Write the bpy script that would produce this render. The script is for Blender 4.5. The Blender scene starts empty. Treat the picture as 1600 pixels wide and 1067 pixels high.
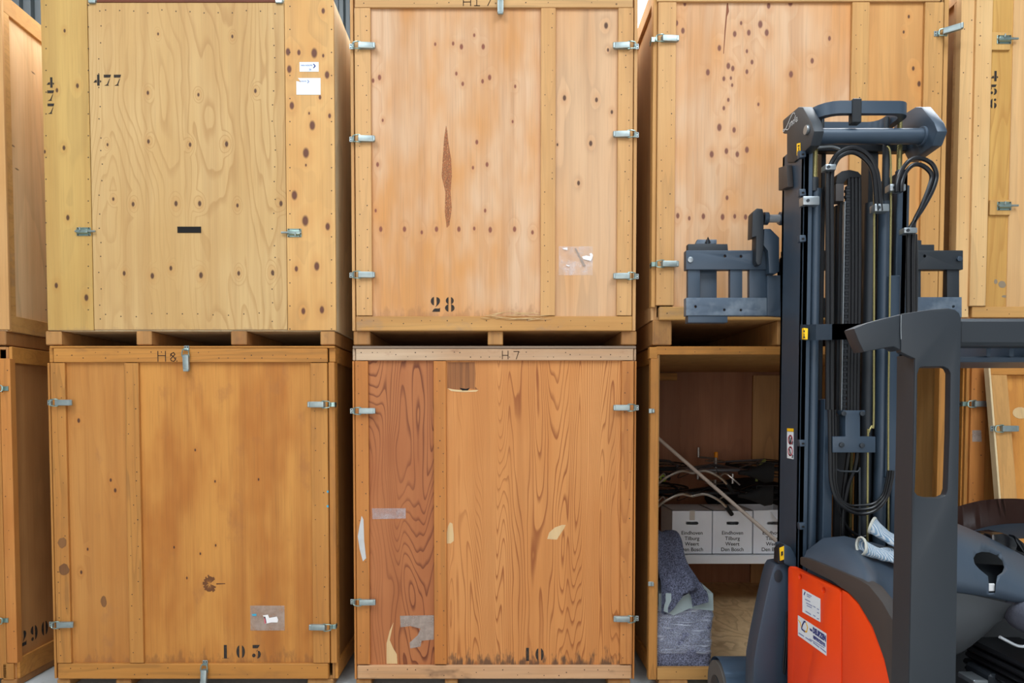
import bpy, bmesh, math, random
from mathutils import Vector, Matrix
random.seed(7)
S = bpy.context.scene
COL = S.collection

# ---------------------------------------------------------------- camera
FPX = 1066.667
CX, CY = 780.0, 682.0
PITCH = math.radians(2.0)
CAM = Vector((0.0, -4.264, 1.74))
cd = bpy.data.cameras.new('camera'); cam = bpy.data.objects.new('camera', cd); COL.objects.link(cam)
cam.location = CAM; cam.rotation_euler = (math.pi/2 - PITCH, 0, 0)
cd.sensor_width = 36.0; cd.lens = 36.0*FPX/1600.0
cd.shift_x = (800-CX)/1600.0; cd.shift_y = (CY-533.5)/1600.0
cd.clip_start = 0.05
S.camera = cam

def ray(px, py):
    f = Vector((0, math.cos(PITCH), -math.sin(PITCH))); u = Vector((0, math.sin(PITCH), math.cos(PITCH)))
    return Vector((1,0,0))*((px-CX)/FPX) + u*((CY-py)/FPX) + f
def U(px, py, Y=0.0):
    """the point at distance plane Y seen at photo position (px,py)"""
    r = ray(px, py); return CAM + r*((Y-CAM.y)/r.y)
def UX(px, py, X):
    r = ray(px, py); return CAM + r*((X-CAM.x)/r.x)
def UZ(px, py, Z):
    r = ray(px, py); return CAM + r*((Z-CAM.z)/r.z)

# ---------------------------------------------------------------- light and colour management
S.view_settings.view_transform = 'Standard'; S.view_settings.look = 'None'
S.view_settings.exposure = 0.0; S.view_settings.gamma = 1.0; S.view_settings.use_curve_mapping = False
W = bpy.data.worlds.new('sky'); S.world = W; W.use_nodes = True
bg = W.node_tree.nodes['Background']; bg.inputs['Color'].default_value = (0.92, 0.96, 1.0, 1); bg.inputs['Strength'].default_value = 0.85

def area(name, loc, rot, sx, sy, power, color=(1,1,1)):
    l = bpy.data.lights.new(name, 'AREA'); l.shape = 'RECTANGLE'; l.size = sx; l.size_y = sy; l.energy = power; l.color = color
    o = bpy.data.objects.new(name, l); o.location = loc; o.rotation_euler = rot; COL.objects.link(o); return o
SKY = (0.80, 0.91, 1.0)
# daylight through the two roof lights over the aisle
area('rooflight_lamp', (-2.6, -4.4, 6.55), (0, 0, 0), 2.6, 5.0, 300, SKY)
area('rooflight_lamp', (2.6, -4.4, 6.55), (0, 0, 0), 2.6, 5.0, 300, SKY)
# daylight through the roof light over the crates themselves
area('rooflight_lamp', (0, 1.5, 6.6), (0, 0, 0), 12.0, 1.4, 850, (0.9, 0.96, 1.0))
# added fill for even light on the crate fronts, unseen behind the camera
area('added_front_fill', (0, -11.9, 2.6), (math.radians(90), 0, 0), 11.0, 5.0, 400, (1.0, 0.97, 0.94))

# ---------------------------------------------------------------- mesh helpers
def lin(c):
    return tuple(((v/255.0)/12.92 if v/255.0 <= 0.04045 else ((v/255.0+0.055)/1.055)**2.4) for v in c)
def box(bm, x0, x1, y0, y1, z0, z1, bev=0.002, mi=0):
    if x0 > x1: x0, x1 = x1, x0
    if y0 > y1: y0, y1 = y1, y0
    if z0 > z1: z0, z1 = z1, z0
    r = bmesh.ops.create_cube(bm, size=1.0)
    for v in r['verts']:
        v.co = Vector((x0+(v.co.x+.5)*(x1-x0), y0+(v.co.y+.5)*(y1-y0), z0+(v.co.z+.5)*(z1-z0)))
    fs = set(f for v in r['verts'] for f in v.link_faces)
    for f in fs: f.material_index = mi
    if bev:
        bev = min(bev, .45*min(x1-x0, y1-y0, z1-z0))
        es = list(set(e for v in r['verts'] for e in v.link_edges))
        bmesh.ops.bevel(bm, geom=es, offset=bev, segments=1, affect='EDGES', profile=.5, material=mi)
def prism(bm, pts, ext, mi=0, holes=(), bev=0):
    """flat outline (with holes) given a thickness along ext"""
    ext = Vector(ext); es = []; vs = []
    for loop in [pts]+list(holes):
        lv = [bm.verts.new(Vector(p)) for p in loop]; vs += lv
        es += [bm.edges.new((lv[i], lv[(i+1) % len(lv)])) for i in range(len(lv))]
    r = bmesh.ops.triangle_fill(bm, edges=es, use_beauty=True, use_dissolve=True)
    fs = [g for g in r['geom'] if isinstance(g, bmesh.types.BMFace)]
    for f in fs: f.material_index = mi
    e = bmesh.ops.extrude_face_region(bm, geom=fs)
    nv = [g for g in e['geom'] if isinstance(g, bmesh.types.BMVert)]
    for v in nv: v.co += ext
    allv = set(vs) | set(nv)
    af = list(set(f for v in allv for f in v.link_faces))
    for f in af: f.material_index = mi
    bmesh.ops.recalc_face_normals(bm, faces=af)
    if bev:
        ee = [e for e in set(e for v in allv for e in v.link_edges) if len(e.link_faces) == 2 and e.calc_face_angle(0) > .6]
        bmesh.ops.bevel(bm, geom=ee, offset=bev, segments=2, affect='EDGES', profile=.6, material=mi)
def sheet(bm, pts, mi=0):
    vs = [bm.verts.new(Vector(p)) for p in pts]
    es = [bm.edges.new((vs[i], vs[(i+1) % len(vs)])) for i in range(len(vs))]
    r = bmesh.ops.triangle_fill(bm, edges=es, use_beauty=True)
    for g in r['geom']:
        if isinstance(g, bmesh.types.BMFace): g.material_index = mi
def frames(pts):
    out = []; n = len(pts); up = None
    for i in range(n):
        t = (pts[min(i+1, n-1)]-pts[max(i-1, 0)]).normalized()
        if up is None:
            a = Vector((0,0,1)) if abs(t.z) < .9 else Vector((1,0,0))
            up = (a-t*a.dot(t)).normalized()
        else:
            up = (up-t*up.dot(t)).normalized()
        out.append((t, up, t.cross(up)))
    return out
def tube(bm, pts, r, seg=10, mi=0, cap=True, flat=1.0):
    pts = [Vector(p) for p in pts]
    rs = r if isinstance(r, (list, tuple)) else [r]*len(pts)
    rings = []
    for p, (t, a, b), rr in zip(pts, frames(pts), rs):
        rings.append([bm.verts.new(p+a*rr*math.cos(2*math.pi*k/seg)+b*rr*flat*math.sin(2*math.pi*k/seg)) for k in range(seg)])
    for i in range(len(rings)-1):
        for k in range(seg):
            f = bm.faces.new((rings[i][k], rings[i][(k+1) % seg], rings[i+1][(k+1) % seg], rings[i+1][k])); f.material_index = mi
    if cap:
        f = bm.faces.new(rings[0][::-1]); f.material_index = mi
        f = bm.faces.new(rings[-1]); f.material_index = mi
def cyl(bm, p0, p1, r, seg=16, mi=0): tube(bm, [p0, p1], r, seg, mi)
def spline(ctrl, n=8):
    P = [Vector(c) for c in ctrl]; out = []
    for i in range(len(P)-1):
        p0, p1, p2, p3 = P[max(i-1,0)], P[i], P[i+1], P[min(i+2, len(P)-1)]
        for k in range(n):
            t = k/n
            out.append(.5*((2*p1)+(p2-p0)*t+(2*p0-5*p1+4*p2-p3)*t*t+(3*p1-p0-3*p2+p3)*t**3))
    out.append(P[-1]); return out
def loft(bm, rows, mi=0, closed=False):
    vr = [[bm.verts.new(Vector(p)) for p in r] for r in rows]
    for i in range(len(vr)-1):
        n = len(vr[i])
        for k in range(n if closed else n-1):
            f = bm.faces.new((vr[i][k], vr[i][(k+1) % n], vr[i+1][(k+1) % n], vr[i+1][k])); f.material_index = mi
    return vr
def new(): return bmesh.new()
def obj(name, bm, mats, parent=None, sharp=35, origin=None):
    """links a bmesh drawn in world coordinates as ONE object with its origin in its middle"""
    if not isinstance(mats, (list, tuple)): mats = [mats]
    bm.normal_update()
    for f in bm.faces: f.smooth = True
    for e in bm.edges:
        if len(e.link_faces) == 2 and e.calc_face_angle(0) > math.radians(sharp): e.smooth = False
    co = [v.co for v in bm.verts]
    lo = Vector([min(c[i] for c in co) for i in range(3)]); hi = Vector([max(c[i] for c in co) for i in range(3)])
    c = (lo+hi)/2 if origin is None else Vector(origin)
    for v in bm.verts: v.co -= c
    me = bpy.data.meshes.new(name); bm.to_mesh(me); bm.free()
    for m in mats: me.materials.append(m)
    o = bpy.data.objects.new(name, me); COL.objects.link(o)
    place(o, c, parent); return o
WORLD = {}
def place(o, c, parent):
    WORLD[o.name] = Vector(c)
    if parent is not None:
        o.parent = parent; o.location = Vector(c)-WORLD[parent.name]
    else: o.location = c
def thing(name, label, cat, loc, group=None):
    o = bpy.data.objects.new(name, None); o.empty_display_size = .1; COL.objects.link(o)
    place(o, Vector(loc), None); return tag(o, label, cat, group)
def tag(o, label, cat, group=None):
    o['label'] = label; o['category'] = cat
    if group: o['group'] = group
    return o
def lab(o, label): o['label'] = label; return o
def struct(name, bm, mats):
    o = obj(name, bm, mats); o['kind'] = 'structure'; return o

# ---------------------------------------------------------------- materials
class NT:
    def __init__(s, name):
        s.mat = bpy.data.materials.new(name); s.mat.use_nodes = True; s.t = s.mat.node_tree
        s.bs = s.t.nodes['Principled BSDF']
    def n(s, kind, **kw):
        o = s.t.nodes.new(kind)
        for k, v in kw.items(): setattr(o, k, v)
        return o
    def put(s, sock, v):
        if hasattr(v, 'is_output') or isinstance(v, bpy.types.NodeSocket): s.t.links.new(v, sock)
        elif v is not None: sock.default_value = v
    def m(s, op, a, b=None, c=None, clamp=False):
        o = s.n('ShaderNodeMath', operation=op, use_clamp=clamp)
        s.put(o.inputs[0], a); s.put(o.inputs[1], b); s.put(o.inputs[2], c); return o.outputs[0]
    def vm(s, op, a, b=None):
        o = s.n('ShaderNodeVectorMath', operation=op); s.put(o.inputs[0], a); s.put(o.inputs[1], b)
        return o.outputs['Value'] if op in ('LENGTH', 'DOT_PRODUCT') else o.outputs['Vector']
    def noise(s, v, scale=1.0, detail=2.0, rough=.5, dist=0.0):
        o = s.n('ShaderNodeTexNoise'); s.put(o.inputs['Vector'], v); o.inputs['Scale'].default_value = scale
        o.inputs['Detail'].default_value = detail; o.inputs['Roughness'].default_value = rough; o.inputs['Distortion'].default_value = dist
        return o.outputs['Fac']
    def step(s, x, a, b):
        o = s.n('ShaderNodeMapRange', interpolation_type='SMOOTHSTEP'); s.put(o.inputs['Value'], x)
        lo, hi = (a, b) if a < b else (b, a)
        o.inputs['From Min'].default_value = lo; o.inputs['From Max'].default_value = hi
        o.inputs['To Min'].default_value = 0 if a < b else 1; o.inputs['To Max'].default_value = 1 if a < b else 0
        return o.outputs['Result']
    def mix(s, f, a, b):
        o = s.n('ShaderNodeMix', data_type='RGBA'); s.put(o.inputs[0], f)
        for i, v in ((6, a), (7, b)):
            if isinstance(v, tuple): v = (*v[:3], 1)
            s.put(o.inputs[i], v)
        return o.outputs[2]
    def fin(s, col, rough=.6, metal=0.0, bump=None, bs=.2, bd=.002, spec=.4):
        s.put(s.bs.inputs['Base Color'], (*col[:3], 1) if isinstance(col, tuple) else col)
        s.put(s.bs.inputs['Roughness'], rough); s.bs.inputs['Metallic'].default_value = metal
        s.bs.inputs['Specular IOR Level'].default_value = spec
        if bump is not None:
            b = s.n('ShaderNodeBump'); b.inputs['Strength'].default_value = bs; b.inputs['Distance'].default_value = bd
            s.put(b.inputs['Height'], bump); s.t.links.new(b.outputs[0], s.bs.inputs['Normal'])
        return s.mat

def knot_group():
    g = bpy.data.node_groups.new('knot', 'ShaderNodeTree')
    for nm, ty in (('P','NodeSocketVector'),('C','NodeSocketVector'),('R','NodeSocketFloat'),('F','NodeSocketFloat'),('D','NodeSocketFloat'),('H','NodeSocketFloat')):
        g.interface.new_socket(nm, in_out='INPUT', socket_type=ty)
    for nm in ('F','D','H'): g.interface.new_socket(nm, in_out='OUTPUT', socket_type='NodeSocketFloat')
    gi = g.nodes.new('NodeGroupInput'); go = g.nodes.new('NodeGroupOutput')
    def vm(op, a, b=None):
        o = g.nodes.new('ShaderNodeVectorMath'); o.operation = op; g.links.new(a, o.inputs[0])
        if b is not None:
            if isinstance(b, tuple): o.inputs[1].default_value = b
            else: g.links.new(b, o.inputs[1])
        return o
    def mm(op, a, b):
        o = g.nodes.new('ShaderNodeMath'); o.operation = op; g.links.new(a, o.inputs[0])
        if isinstance(b, float): o.inputs[1].default_value = b
        else: g.links.new(b, o.inputs[1])
        return o.outputs[0]
    d = vm('SUBTRACT', gi.outputs['P'], gi.outputs['C']); d = vm('MULTIPLY', d.outputs[0], (1.0, 0.0, .6)); l = vm('LENGTH', d.outputs[0]).outputs['Value']
    q = mm('DIVIDE', l, gi.outputs['R'])
    def mr(x, a, b):
        o = g.nodes.new('ShaderNodeMapRange'); o.interpolation_type = 'SMOOTHSTEP'; g.links.new(x, o.inputs[0])
        o.inputs[1].default_value = a; o.inputs[2].default_value = b; o.inputs[3].default_value = 1; o.inputs[4].default_value = 0; return o.outputs[0]
    dark = mr(q, .55, 1.15); halo = mr(q, .5, 5.0)
    g.links.new(mm('MAXIMUM', gi.outputs['D'], dark), go.inputs['D'])
    g.links.new(mm('MAXIMUM', gi.outputs['H'], halo), go.inputs['H'])
    g.links.new(mm('ADD', gi.outputs['F'], mm('MULTIPLY', halo, .10)), go.inputs['F'])
    return g
KNOT = knot_group()

def wood(name, c1, c2=None, line=None, amt=.45, K=9.0, sx=2.6, sz=.42, fine=.16, horiz=False, knots=(), rough=.62,
         stain=None, stain_amt=.5, stain_scale=3.0, blotch=1.3, specks=0.0, seed=0.0, knotcol=(70, 38, 27), sharp=.55, edge=None, streak=.35):
    """plywood or plank: contour lines of a stretched noise as cathedral grain, fine fibre, blotches, knots; grain runs along z (or x)"""
    c2 = c2 or tuple(v*.9 for v in c1)
    c1, c2 = [(c[0]*.97, c[1]*.945, c[2]*.875) for c in (c1, c2)]
    line = line or tuple(v*.72 for v in c1)
    t = NT(name)
    tc = t.n('ShaderNodeTexCoord').outputs['Object']
    P = tc
    if horiz:
        sp = t.n('ShaderNodeSeparateXYZ'); t.put(sp.inputs[0], tc); cb = t.n('ShaderNodeCombineXYZ')
        t.put(cb.inputs[0], sp.outputs[2]); t.put(cb.inputs[1], sp.outputs[1]); t.put(cb.inputs[2], sp.outputs[0]); P = cb.outputs[0]
    rnd = t.m('MULTIPLY_ADD', t.n('ShaderNodeObjectInfo').outputs['Random'], 37.0, seed)
    off = t.n('ShaderNodeCombineXYZ'); t.put(off.inputs[0], rnd); t.put(off.inputs[1], rnd); t.put(off.inputs[2], rnd)
    Q = t.vm('ADD', P, off.outputs[0])
    st = t.vm('MULTIPLY', Q, (sx, sx*.5, sz))
    fld = t.noise(st, 1.0, 2.5, .45, .25)
    fld = t.m('ADD', fld, t.m('MULTIPLY', t.noise(t.vm('MULTIPLY', Q, (14.0, 14.0, 3.5)), 1.0, 1.0), min(.05, .9/K)))
    D, H = 0.0, 0.0
    for (kx, kz, kr) in knots:
        k = t.n('ShaderNodeGroup'); k.node_tree = KNOT
        t.put(k.inputs['P'], tc); k.inputs['C'].default_value = (kx, 0, kz); k.inputs['R'].default_value = kr
        t.put(k.inputs['F'], fld); t.put(k.inputs['D'], D); t.put(k.inputs['H'], H)
        fld, D, H = k.outputs['F'], k.outputs['D'], k.outputs['H']
    fr = t.m('FRACT', t.m('MULTIPLY', fld, K))
    ln = t.m('MULTIPLY', t.step(fr, 1.0-sharp, .93), t.step(fr, 1.0, .93))
    # lines fade in and out over the sheet
    fade = t.step(t.noise(t.vm('MULTIPLY', Q, (1.6, 1.6, .8)), 1.0, 1.0), .3, .65)
    fib = t.noise(t.vm('MULTIPLY', Q, (150.0, 150.0, 3.0)), 1.0, 2.0, .6)
    bl = t.step(t.noise(t.vm('MULTIPLY', Q, (blotch*1.6, blotch*1.6, blotch*.6)), 1.0, 3.0, .6), .35, .68)
    col = t.mix(bl, lin(c1), lin(c2))
    # veneer strips: broad streaks along the grain
    sk = t.noise(t.vm('MULTIPLY', Q, (11.0, 11.0, .22)), 1.0, 3.0, .65)
    col = t.mix(t.m('MULTIPLY', t.step(sk, .42, .72), streak), col, lin((c1[0]*.8, c1[1]*.7, c1[2]*.58)))
    col = t.mix(t.m('MULTIPLY', t.step(sk, .42, .2), streak*.7), col, lin((min(255, c1[0]*1.05), min(255, c1[1]*1.06), min(255, c1[2]*1.12))))
    col = t.mix(t.m('MULTIPLY', t.m('MULTIPLY', ln, t.m('MULTIPLY_ADD', fade, .75, .25)), amt), col, lin(line))
    col = t.mix(t.m('MULTIPLY', t.step(fib, .45, .8), fine), col, lin(tuple(v*.55 for v in c1)))
    if knots:
        col = t.mix(t.m('MULTIPLY', t.step(H, .3, 1.0), .22), col, lin((c1[0]*.9, c1[1]*.76, c1[2]*.58)))
        col = t.mix(t.m('MULTIPLY', D, .92), col, lin(knotcol))
    if stain:
        sn = t.step(t.noise(t.vm('MULTIPLY', Q, (stain_scale*2, stain_scale*2, stain_scale)), 1.0, 4.0, .65), .56, .72)
        col = t.mix(t.m('MULTIPLY', sn, stain_amt), col, lin(stain))
    if edge:
        # dirt rubbed in above the bottom edge: (height of the sheet's lower edge in its own frame, reach, colour, amount)
        ez, reach, ecol, ea = edge
        sp2 = t.n('ShaderNodeSeparateXYZ'); t.put(sp2.inputs[0], tc)
        hz = t.m('DIVIDE', t.m('SUBTRACT', sp2.outputs[2], ez), reach)
        dn = t.noise(t.vm('MULTIPLY', Q, (26.0, 26.0, 9.0)), 1.0, 3.0, .6)
        em = t.step(t.m('SUBTRACT', dn, t.m('MULTIPLY', hz, .5)), .28, .5)
        col = t.mix(t.m('MULTIPLY', em, ea), col, lin(ecol))
    if specks:
        vo = t.n('ShaderNodeTexVoronoi'); t.put(vo.inputs['Vector'], t.vm('MULTIPLY', Q, (1.0, .3, 1.0))); vo.inputs['Scale'].default_value = 9.0
        sel = t.m('GREATER_THAN', t.n('ShaderNodeSeparateColor').outputs[0], .5)
        sc = sel.node.inputs[0].links[0].from_node; t.put(sc.inputs[0], vo.outputs['Color']); sel.node.inputs[1].default_value = 1-specks
        dk = t.m('MULTIPLY', t.step(vo.outputs['Distance'], .075, .035), sel)
        col = t.mix(t.m('MULTIPLY', dk, .8), col, lin((80, 52, 34)))
    bump = t.m('SUBTRACT', t.m('MULTIPLY', fib, .5), ln)
    return t.fin(col, rough, 0, bump, .12, .0015, .35)

def plain(name, c, rough=.5, metal=0.0, spec=.45, var=.0, scale=8.0, bump=0, c2=None):
    t = NT(name); col = lin(c)
    v = t.n('ShaderNodeTexCoord').outputs['Object']
    nz = t.noise(v, scale, 3.0, .6)
    c_ = t.mix(t.m('MULTIPLY', t.step(nz, .4, .7), var or .12), col, lin(c2) if c2 else tuple(x*.7 for x in col))
    return t.fin(c_, rough, metal, nz if bump else None, bump, .002, spec)

M = {}
M['zinc'] = plain('zinc', (156, 166, 164), .42, .75, .5, .3, 30)
M['zinc_green'] = plain('zinc_green', (150, 172, 164), .3, .8, .5, .4, 40)
M['ink'] = plain('stencil_ink', (46, 44, 42), .8, 0, .2, .5, 60, c2=(96, 70, 48))
M['pencil'] = plain('marker', (62, 44, 34), .8, 0, .2)
M['nail'] = plain('nail_head', (66, 48, 38), .6, .3)
M['dark_hole'] = plain('dark_hole', (18, 14, 12), .9)
M['paper'] = plain('paper', (226, 232, 238), .6, 0, .3, .1)
M['label_ink'] = plain('label_ink', (48, 54, 120), .7)
M['label_ink_pale'] = plain('label_ink_pale', (130, 140, 180), .7)
def filmmat(name, alpha, c=(235, 232, 235), rough=.18):
    t = NT(name); m = t.fin(lin(c), rough, 0, t.noise(t.n('ShaderNodeTexCoord').outputs['Object'], 30.0, 3.0), .4, .003, .6)
    nz = t.noise(t.n('ShaderNodeTexCoord').outputs['Object'], 14.0, 3.0, .6)
    t.put(t.bs.inputs['Alpha'], t.m('MULTIPLY_ADD', t.step(nz, .4, .7), .25, alpha)); return m
M['film'] = filmmat('pouch_film', .14)
M['film_grey'] = filmmat('pouch_film_grey', .5, (176, 158, 145))
M['torn_paper'] = plain('torn_paper', (236, 230, 228), .7)
M['pink'] = plain('pink_print', (214, 96, 110), .7)
M['cyan'] = plain('cyan_print', (60, 160, 190), .7)
M['tape'] = plain('silver_tape', (190, 188, 186), .35, .2, .5, .3, 20)
M['pale_wood'] = wood('pale_torn_wood', (226, 198, 158), (214, 180, 136), amt=.2, K=6, sx=8)
# ---------------------------------------------------------------- the hall
HZ = 6.8
bm = new(); box(bm, -7, 7, -13, 3.3, -.1, 0, 0)
t = NT('concrete'); v = t.n('ShaderNodeTexCoord').outputs['Object']
n1 = t.noise(v, 1.2, 5.0, .6); n2 = t.noise(v, 22.0, 4.0, .6)
c = t.mix(t.step(n1, .35, .7), lin((186, 190, 190)), lin((166, 168, 166))); c = t.mix(t.m('MULTIPLY', t.step(n2, .5, .75), .3), c, lin((130, 130, 128)))
struct('floor', bm, t.fin(c, .55, 0, n2, .1, .002))
M['sheet_metal'] = plain('dark_roof_sheet', (30, 37, 40), .5, .2, .4, .3, 3)
M['wall_paint'] = plain('hall_wall_paint', (150, 156, 158), .8, 0, .2)
def corrugated(bm, x0, x1, z, y0, y1, horizontal=True, step=.12, d=.035):
    xs = []; k = 0; x = x0
    while x < x1:
        xs += [(x, 0), (x+step*.35, 0), (x+step*.5, d), (x+step*.85, d)]; x += step
    xs.append((x1, 0))
    if horizontal: loft(bm, [[(a, y0, z-b) for a, b in xs], [(a, y1, z-b) for a, b in xs]])
    else: loft(bm, [[(a, z-b, y0) for a, b in xs], [(a, z-b, y1) for a, b in xs]])
bm = new(); corrugated(bm, -7, 7, HZ, -13, 3.3); struct('ceiling', bm, M['sheet_metal'])
# back wall in pieces around its window
wx0, wx1, wz0, wz1 = 1.15, 3.6, 5.0, 6.3
bm = new()
for a, b, c0, c1 in ((-7, wx0, 0, HZ), (wx1, 7, 0, HZ), (wx0, wx1, 0, wz0), (wx0, wx1, wz1, HZ)):
    corrugated(bm, a, b, 3.0, c0, c1, False)
struct('wall_back', bm, M['sheet_metal'])
bm = new(); box(bm, -7.1, -7, -13, 3.3, 0, HZ, 0); struct('wall_left', bm, M['wall_paint'])
bm = new(); box(bm, 7, 7.1, -13, 3.3, 0, HZ, 0); struct('wall_right', bm, M['wall_paint'])
bm = new()
for a, b, c0, c1 in ((-7, -5.6, 0, HZ), (5.6, 7, 0, HZ), (-5.6, 5.6, 5.2, HZ)): box(bm, a, b, -13, -12.9, c0, c1, 0)
struct('wall_front', bm, M['wall_paint'])
def glow(name, c, s):
    t = NT(name); t.bs.inputs['Emission Color'].default_value = (*c, 1); t.bs.inputs['Emission Strength'].default_value = s
    return t.fin((.8, .8, .8), .3)
M['day'] = glow('daylight_pane', (.93, .97, 1.0), 1.6)
bm = new(); box(bm, wx0, wx1, 2.98, 3.0, wz0, wz1, 0, 0)
for a in (wx0, (wx0+wx1)/2-.03, wx1-.06): box(bm, a, a+.06, 2.93, 2.99, wz0, wz1, .004, 1)
for a in (wz0, wz1-.06): box(bm, wx0, wx1, 2.93, 2.99, a, a+.06, .004, 1)
struct('window_1', bm, [M['day'], M['sheet_metal']])
bm = new(); box(bm, -6.2, 6.2, .7, 2.3, HZ-.09, HZ-.06, 0, 0)
for a in range(-6, 7, 2): box(bm, a-.03, a+.03, .7, 2.3, HZ-.14, HZ-.05, .004, 1)
struct('window_4', bm, [M['day'], M['sheet_metal']])
for i, x in enumerate((-2.6, 2.6)):
    bm = new(); box(bm, x-1.4, x+1.4, -7.0, -1.8, HZ-.09, HZ-.06, 0, 0)
    for a in (x-1.42, x-.03, x+1.36): box(bm, a, a+.06, -7.0, -1.8, HZ-.14, HZ-.05, .004, 1)
    struct('window_%d' % (i+2), bm, [M['day'], M['sheet_metal']])

# ---------------------------------------------------------------- stencil figures and handwriting
def lens(cx, cy, rx, ry, side, gap):
    """one half of a stencilled bowl: the oval outside, a straight cut inside"""
    pts = []
    a0 = math.acos(min(1, gap/rx))
    for k in range(15):
        a = -a0+2*a0*k/14
        pts.append((cx+side*rx*math.cos(a), cy+ry*math.sin(a)))
    return pts
def circ(cx, cy, r, n=14): return [(cx+r*math.cos(2*math.pi*k/n), cy+r*math.sin(2*math.pi*k/n)) for k in range(n)]
DIG = {
 '0': [lens(.36,.5,.34,.5,-1,.11), lens(.36,.5,.34,.5,1,.11)],
 '1': [[(.26,0),(.5,0),(.5,1),(.26,1),(.26,.98)], [(.14,0),(.22,0),(.22,.03),(.14,.03)], [(.54,0),(.62,0),(.62,.03),(.54,.03)]],
 '2': [lens(.3,.71,.29,.29,-1,.06)+[], [(.42,.98),(.56,.95),(.66,.86),(.69,.72),(.64,.57),(.5,.42),(.34,.3),(.42,.45),(.44,.6)], [(.1,0),(.68,0),(.69,.28),(.62,.22),(.3,.22),(.2,.15)]],
 '3': [[(.08,.76),(.5,.76),(.66,1),(.08,1)], [(.5,.56),(.6,.56),(.7,.45),(.73,.3),(.68,.12),(.56,.02),(.44,0),(.5,.2)], circ(.17,.22,.14), [(.36,.5),(.42,.52),(.5,.64),(.46,.64)]],
 '4': [[(.4,0),(.64,0),(.64,1),(.4,1)], [(.02,.28),(.36,.28),(.36,.52),(.2,.5)], [(.68,.28),(.8,.34),(.8,.44),(.68,.5)]],
 '5': [[(.1,.76),(.55,.76),(.68,1),(.1,1)], [(.38,.6),(.55,.6),(.68,.48),(.72,.3),(.66,.12),(.52,.01),(.36,0),(.46,.2),(.46,.45)], circ(.16,.2,.14), [(.1,.55),(.15,.55),(.15,.72),(.1,.72)]],
 '6': [lens(.36,.48,.35,.5,-1,.1), lens(.4,.28,.31,.29,1,.06), circ(.54,.84,.12)],
 '7': [[(.06,.74),(.7,.74),(.78,1),(.06,1)], [(.1,0),(.56,0),(.48,.1),(.68,.64),(.63,.62),(.36,.12)]],
 '8': [lens(.36,.74,.29,.25,-1,.09), lens(.36,.74,.29,.25,1,.09), lens(.36,.25,.35,.26,-1,.1), lens(.36,.25,.35,.26,1,.1)],
}
DIG['9'] = [[(.72-x, 1-y) for x, y in s] for s in DIG['6']]
def stencil(parent, chars, ox, oz, y, h, dx, dz=0, name='stencil_lettering', side=None, mat=None):
    """figures in plane facing the aisle (or, with side, on a crate's right flank); ox,oz lower left of the first figure"""
    bm = new(); w = h*.92
    for i, ch in enumerate(chars):
        for s in DIG[ch]:
            P = []
            for (a, b) in s:
                if side is None: P.append((ox+i*dx+a*w, y, oz+i*dz+b*h))
                else: P.append((side, ox+i*dx+a*w, oz+i*dz+b*h))
            prism(bm, P, (0, -.0012, 0) if side is None else (.0012, 0, 0))
    return obj(name, bm, mat or M['ink'], parent)
def stroke_text(parent, strokes, M0, ux, uz, w, name, mat, nrm=(0, -1, 0)):
    """handwriting: thin ribbons along strokes given in a unit frame at M0 with axes ux, uz"""
    bm = new(); n = Vector(nrm)
    for s in strokes:
        P = [Vector(M0)+Vector(ux)*a+Vector(uz)*b for a, b in s]
        for i in range(len(P)-1):
            d = (P[i+1]-P[i]); 
            if d.length < 1e-6: continue
            d.normalize(); q = d.cross(n)*w*.5
            e = d*w*.3
            prism(bm, [P[i]-q-e, P[i+1]-q+e, P[i+1]+q+e, P[i]+q-e], n*.0008)
    return obj(name, bm, mat, parent)
def text_mesh(name, s, size, mat, parent, loc, ux, uz, bold=.0, align='LEFT', shear=0):
    """printed lettering turned into a thin mesh; ux, uz: unit directions of writing and of up"""
    cu = bpy.data.curves.new('lettering', 'FONT'); cu.body = s; cu.size = size; cu.offset = bold; cu.extrude = .0004; cu.align_x = align; cu.shear = shear
    tmp = bpy.data.objects.new('lettering', cu); COL.objects.link(tmp)
    dg = bpy.context.evaluated_depsgraph_get(); me = bpy.data.meshes.new_from_object(tmp.evaluated_get(dg))
    bpy.data.objects.remove(tmp); bpy.data.curves.remove(cu)
    ux = Vector(ux).normalized(); uz = Vector(uz).normalized(); nn = ux.cross(uz)
    mt = Matrix((( ux.x, uz.x, nn.x, loc[0]), (ux.y, uz.y, nn.y, loc[1]), (ux.z, uz.z, nn.z, loc[2]), (0,0,0,1)))
    bm = new(); bm.from_mesh(me); bpy.data.meshes.remove(me); bm.transform(mt)
    return obj(name, bm, mat, parent)

# ---------------------------------------------------------------- latches and bolts
def cached(name, build, mats):
    bm = new(); build(bm); bm.normal_update()
    for f in bm.faces: f.smooth = True
    for e in bm.edges:
        if len(e.link_faces) == 2 and e.calc_face_angle(0) > .6: e.smooth = False
    me = bpy.data.meshes.new(name); bm.to_mesh(me); bm.free()
    for m in mats: me.materials.append(m)
    return me
def _strike(bm):
    box(bm, -.035, -.004, -.004, 0, -.016, .016, .001); tube(bm, [(-.012, -.004, .012), (-.008, -.016, .012), (-.004, -.012, .012)], .004, 6)
    box(bm, -.014, -.006, -.018, -.002, -.014, .014, .003)
    for z in (-.008, .008): cyl(bm, (-.026, -.005, z), (-.026, -.0035, z), .004, 8, 1)
def _strike_side(bm):   # folded round the post on to the crate's flank
    box(bm, -.036, -.004, -.004, 0, -.014, .014, .001); box(bm, -.040, -.036, -.004, .05, -.015, .015, .001)
    box(bm, -.014, -.006, -.018, -.002, -.014, .014, .003)
    for y in (.018, .036): cyl(bm, (-.0415, y, 0), (-.0395, y, 0), .0045, 8, 1)
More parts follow.
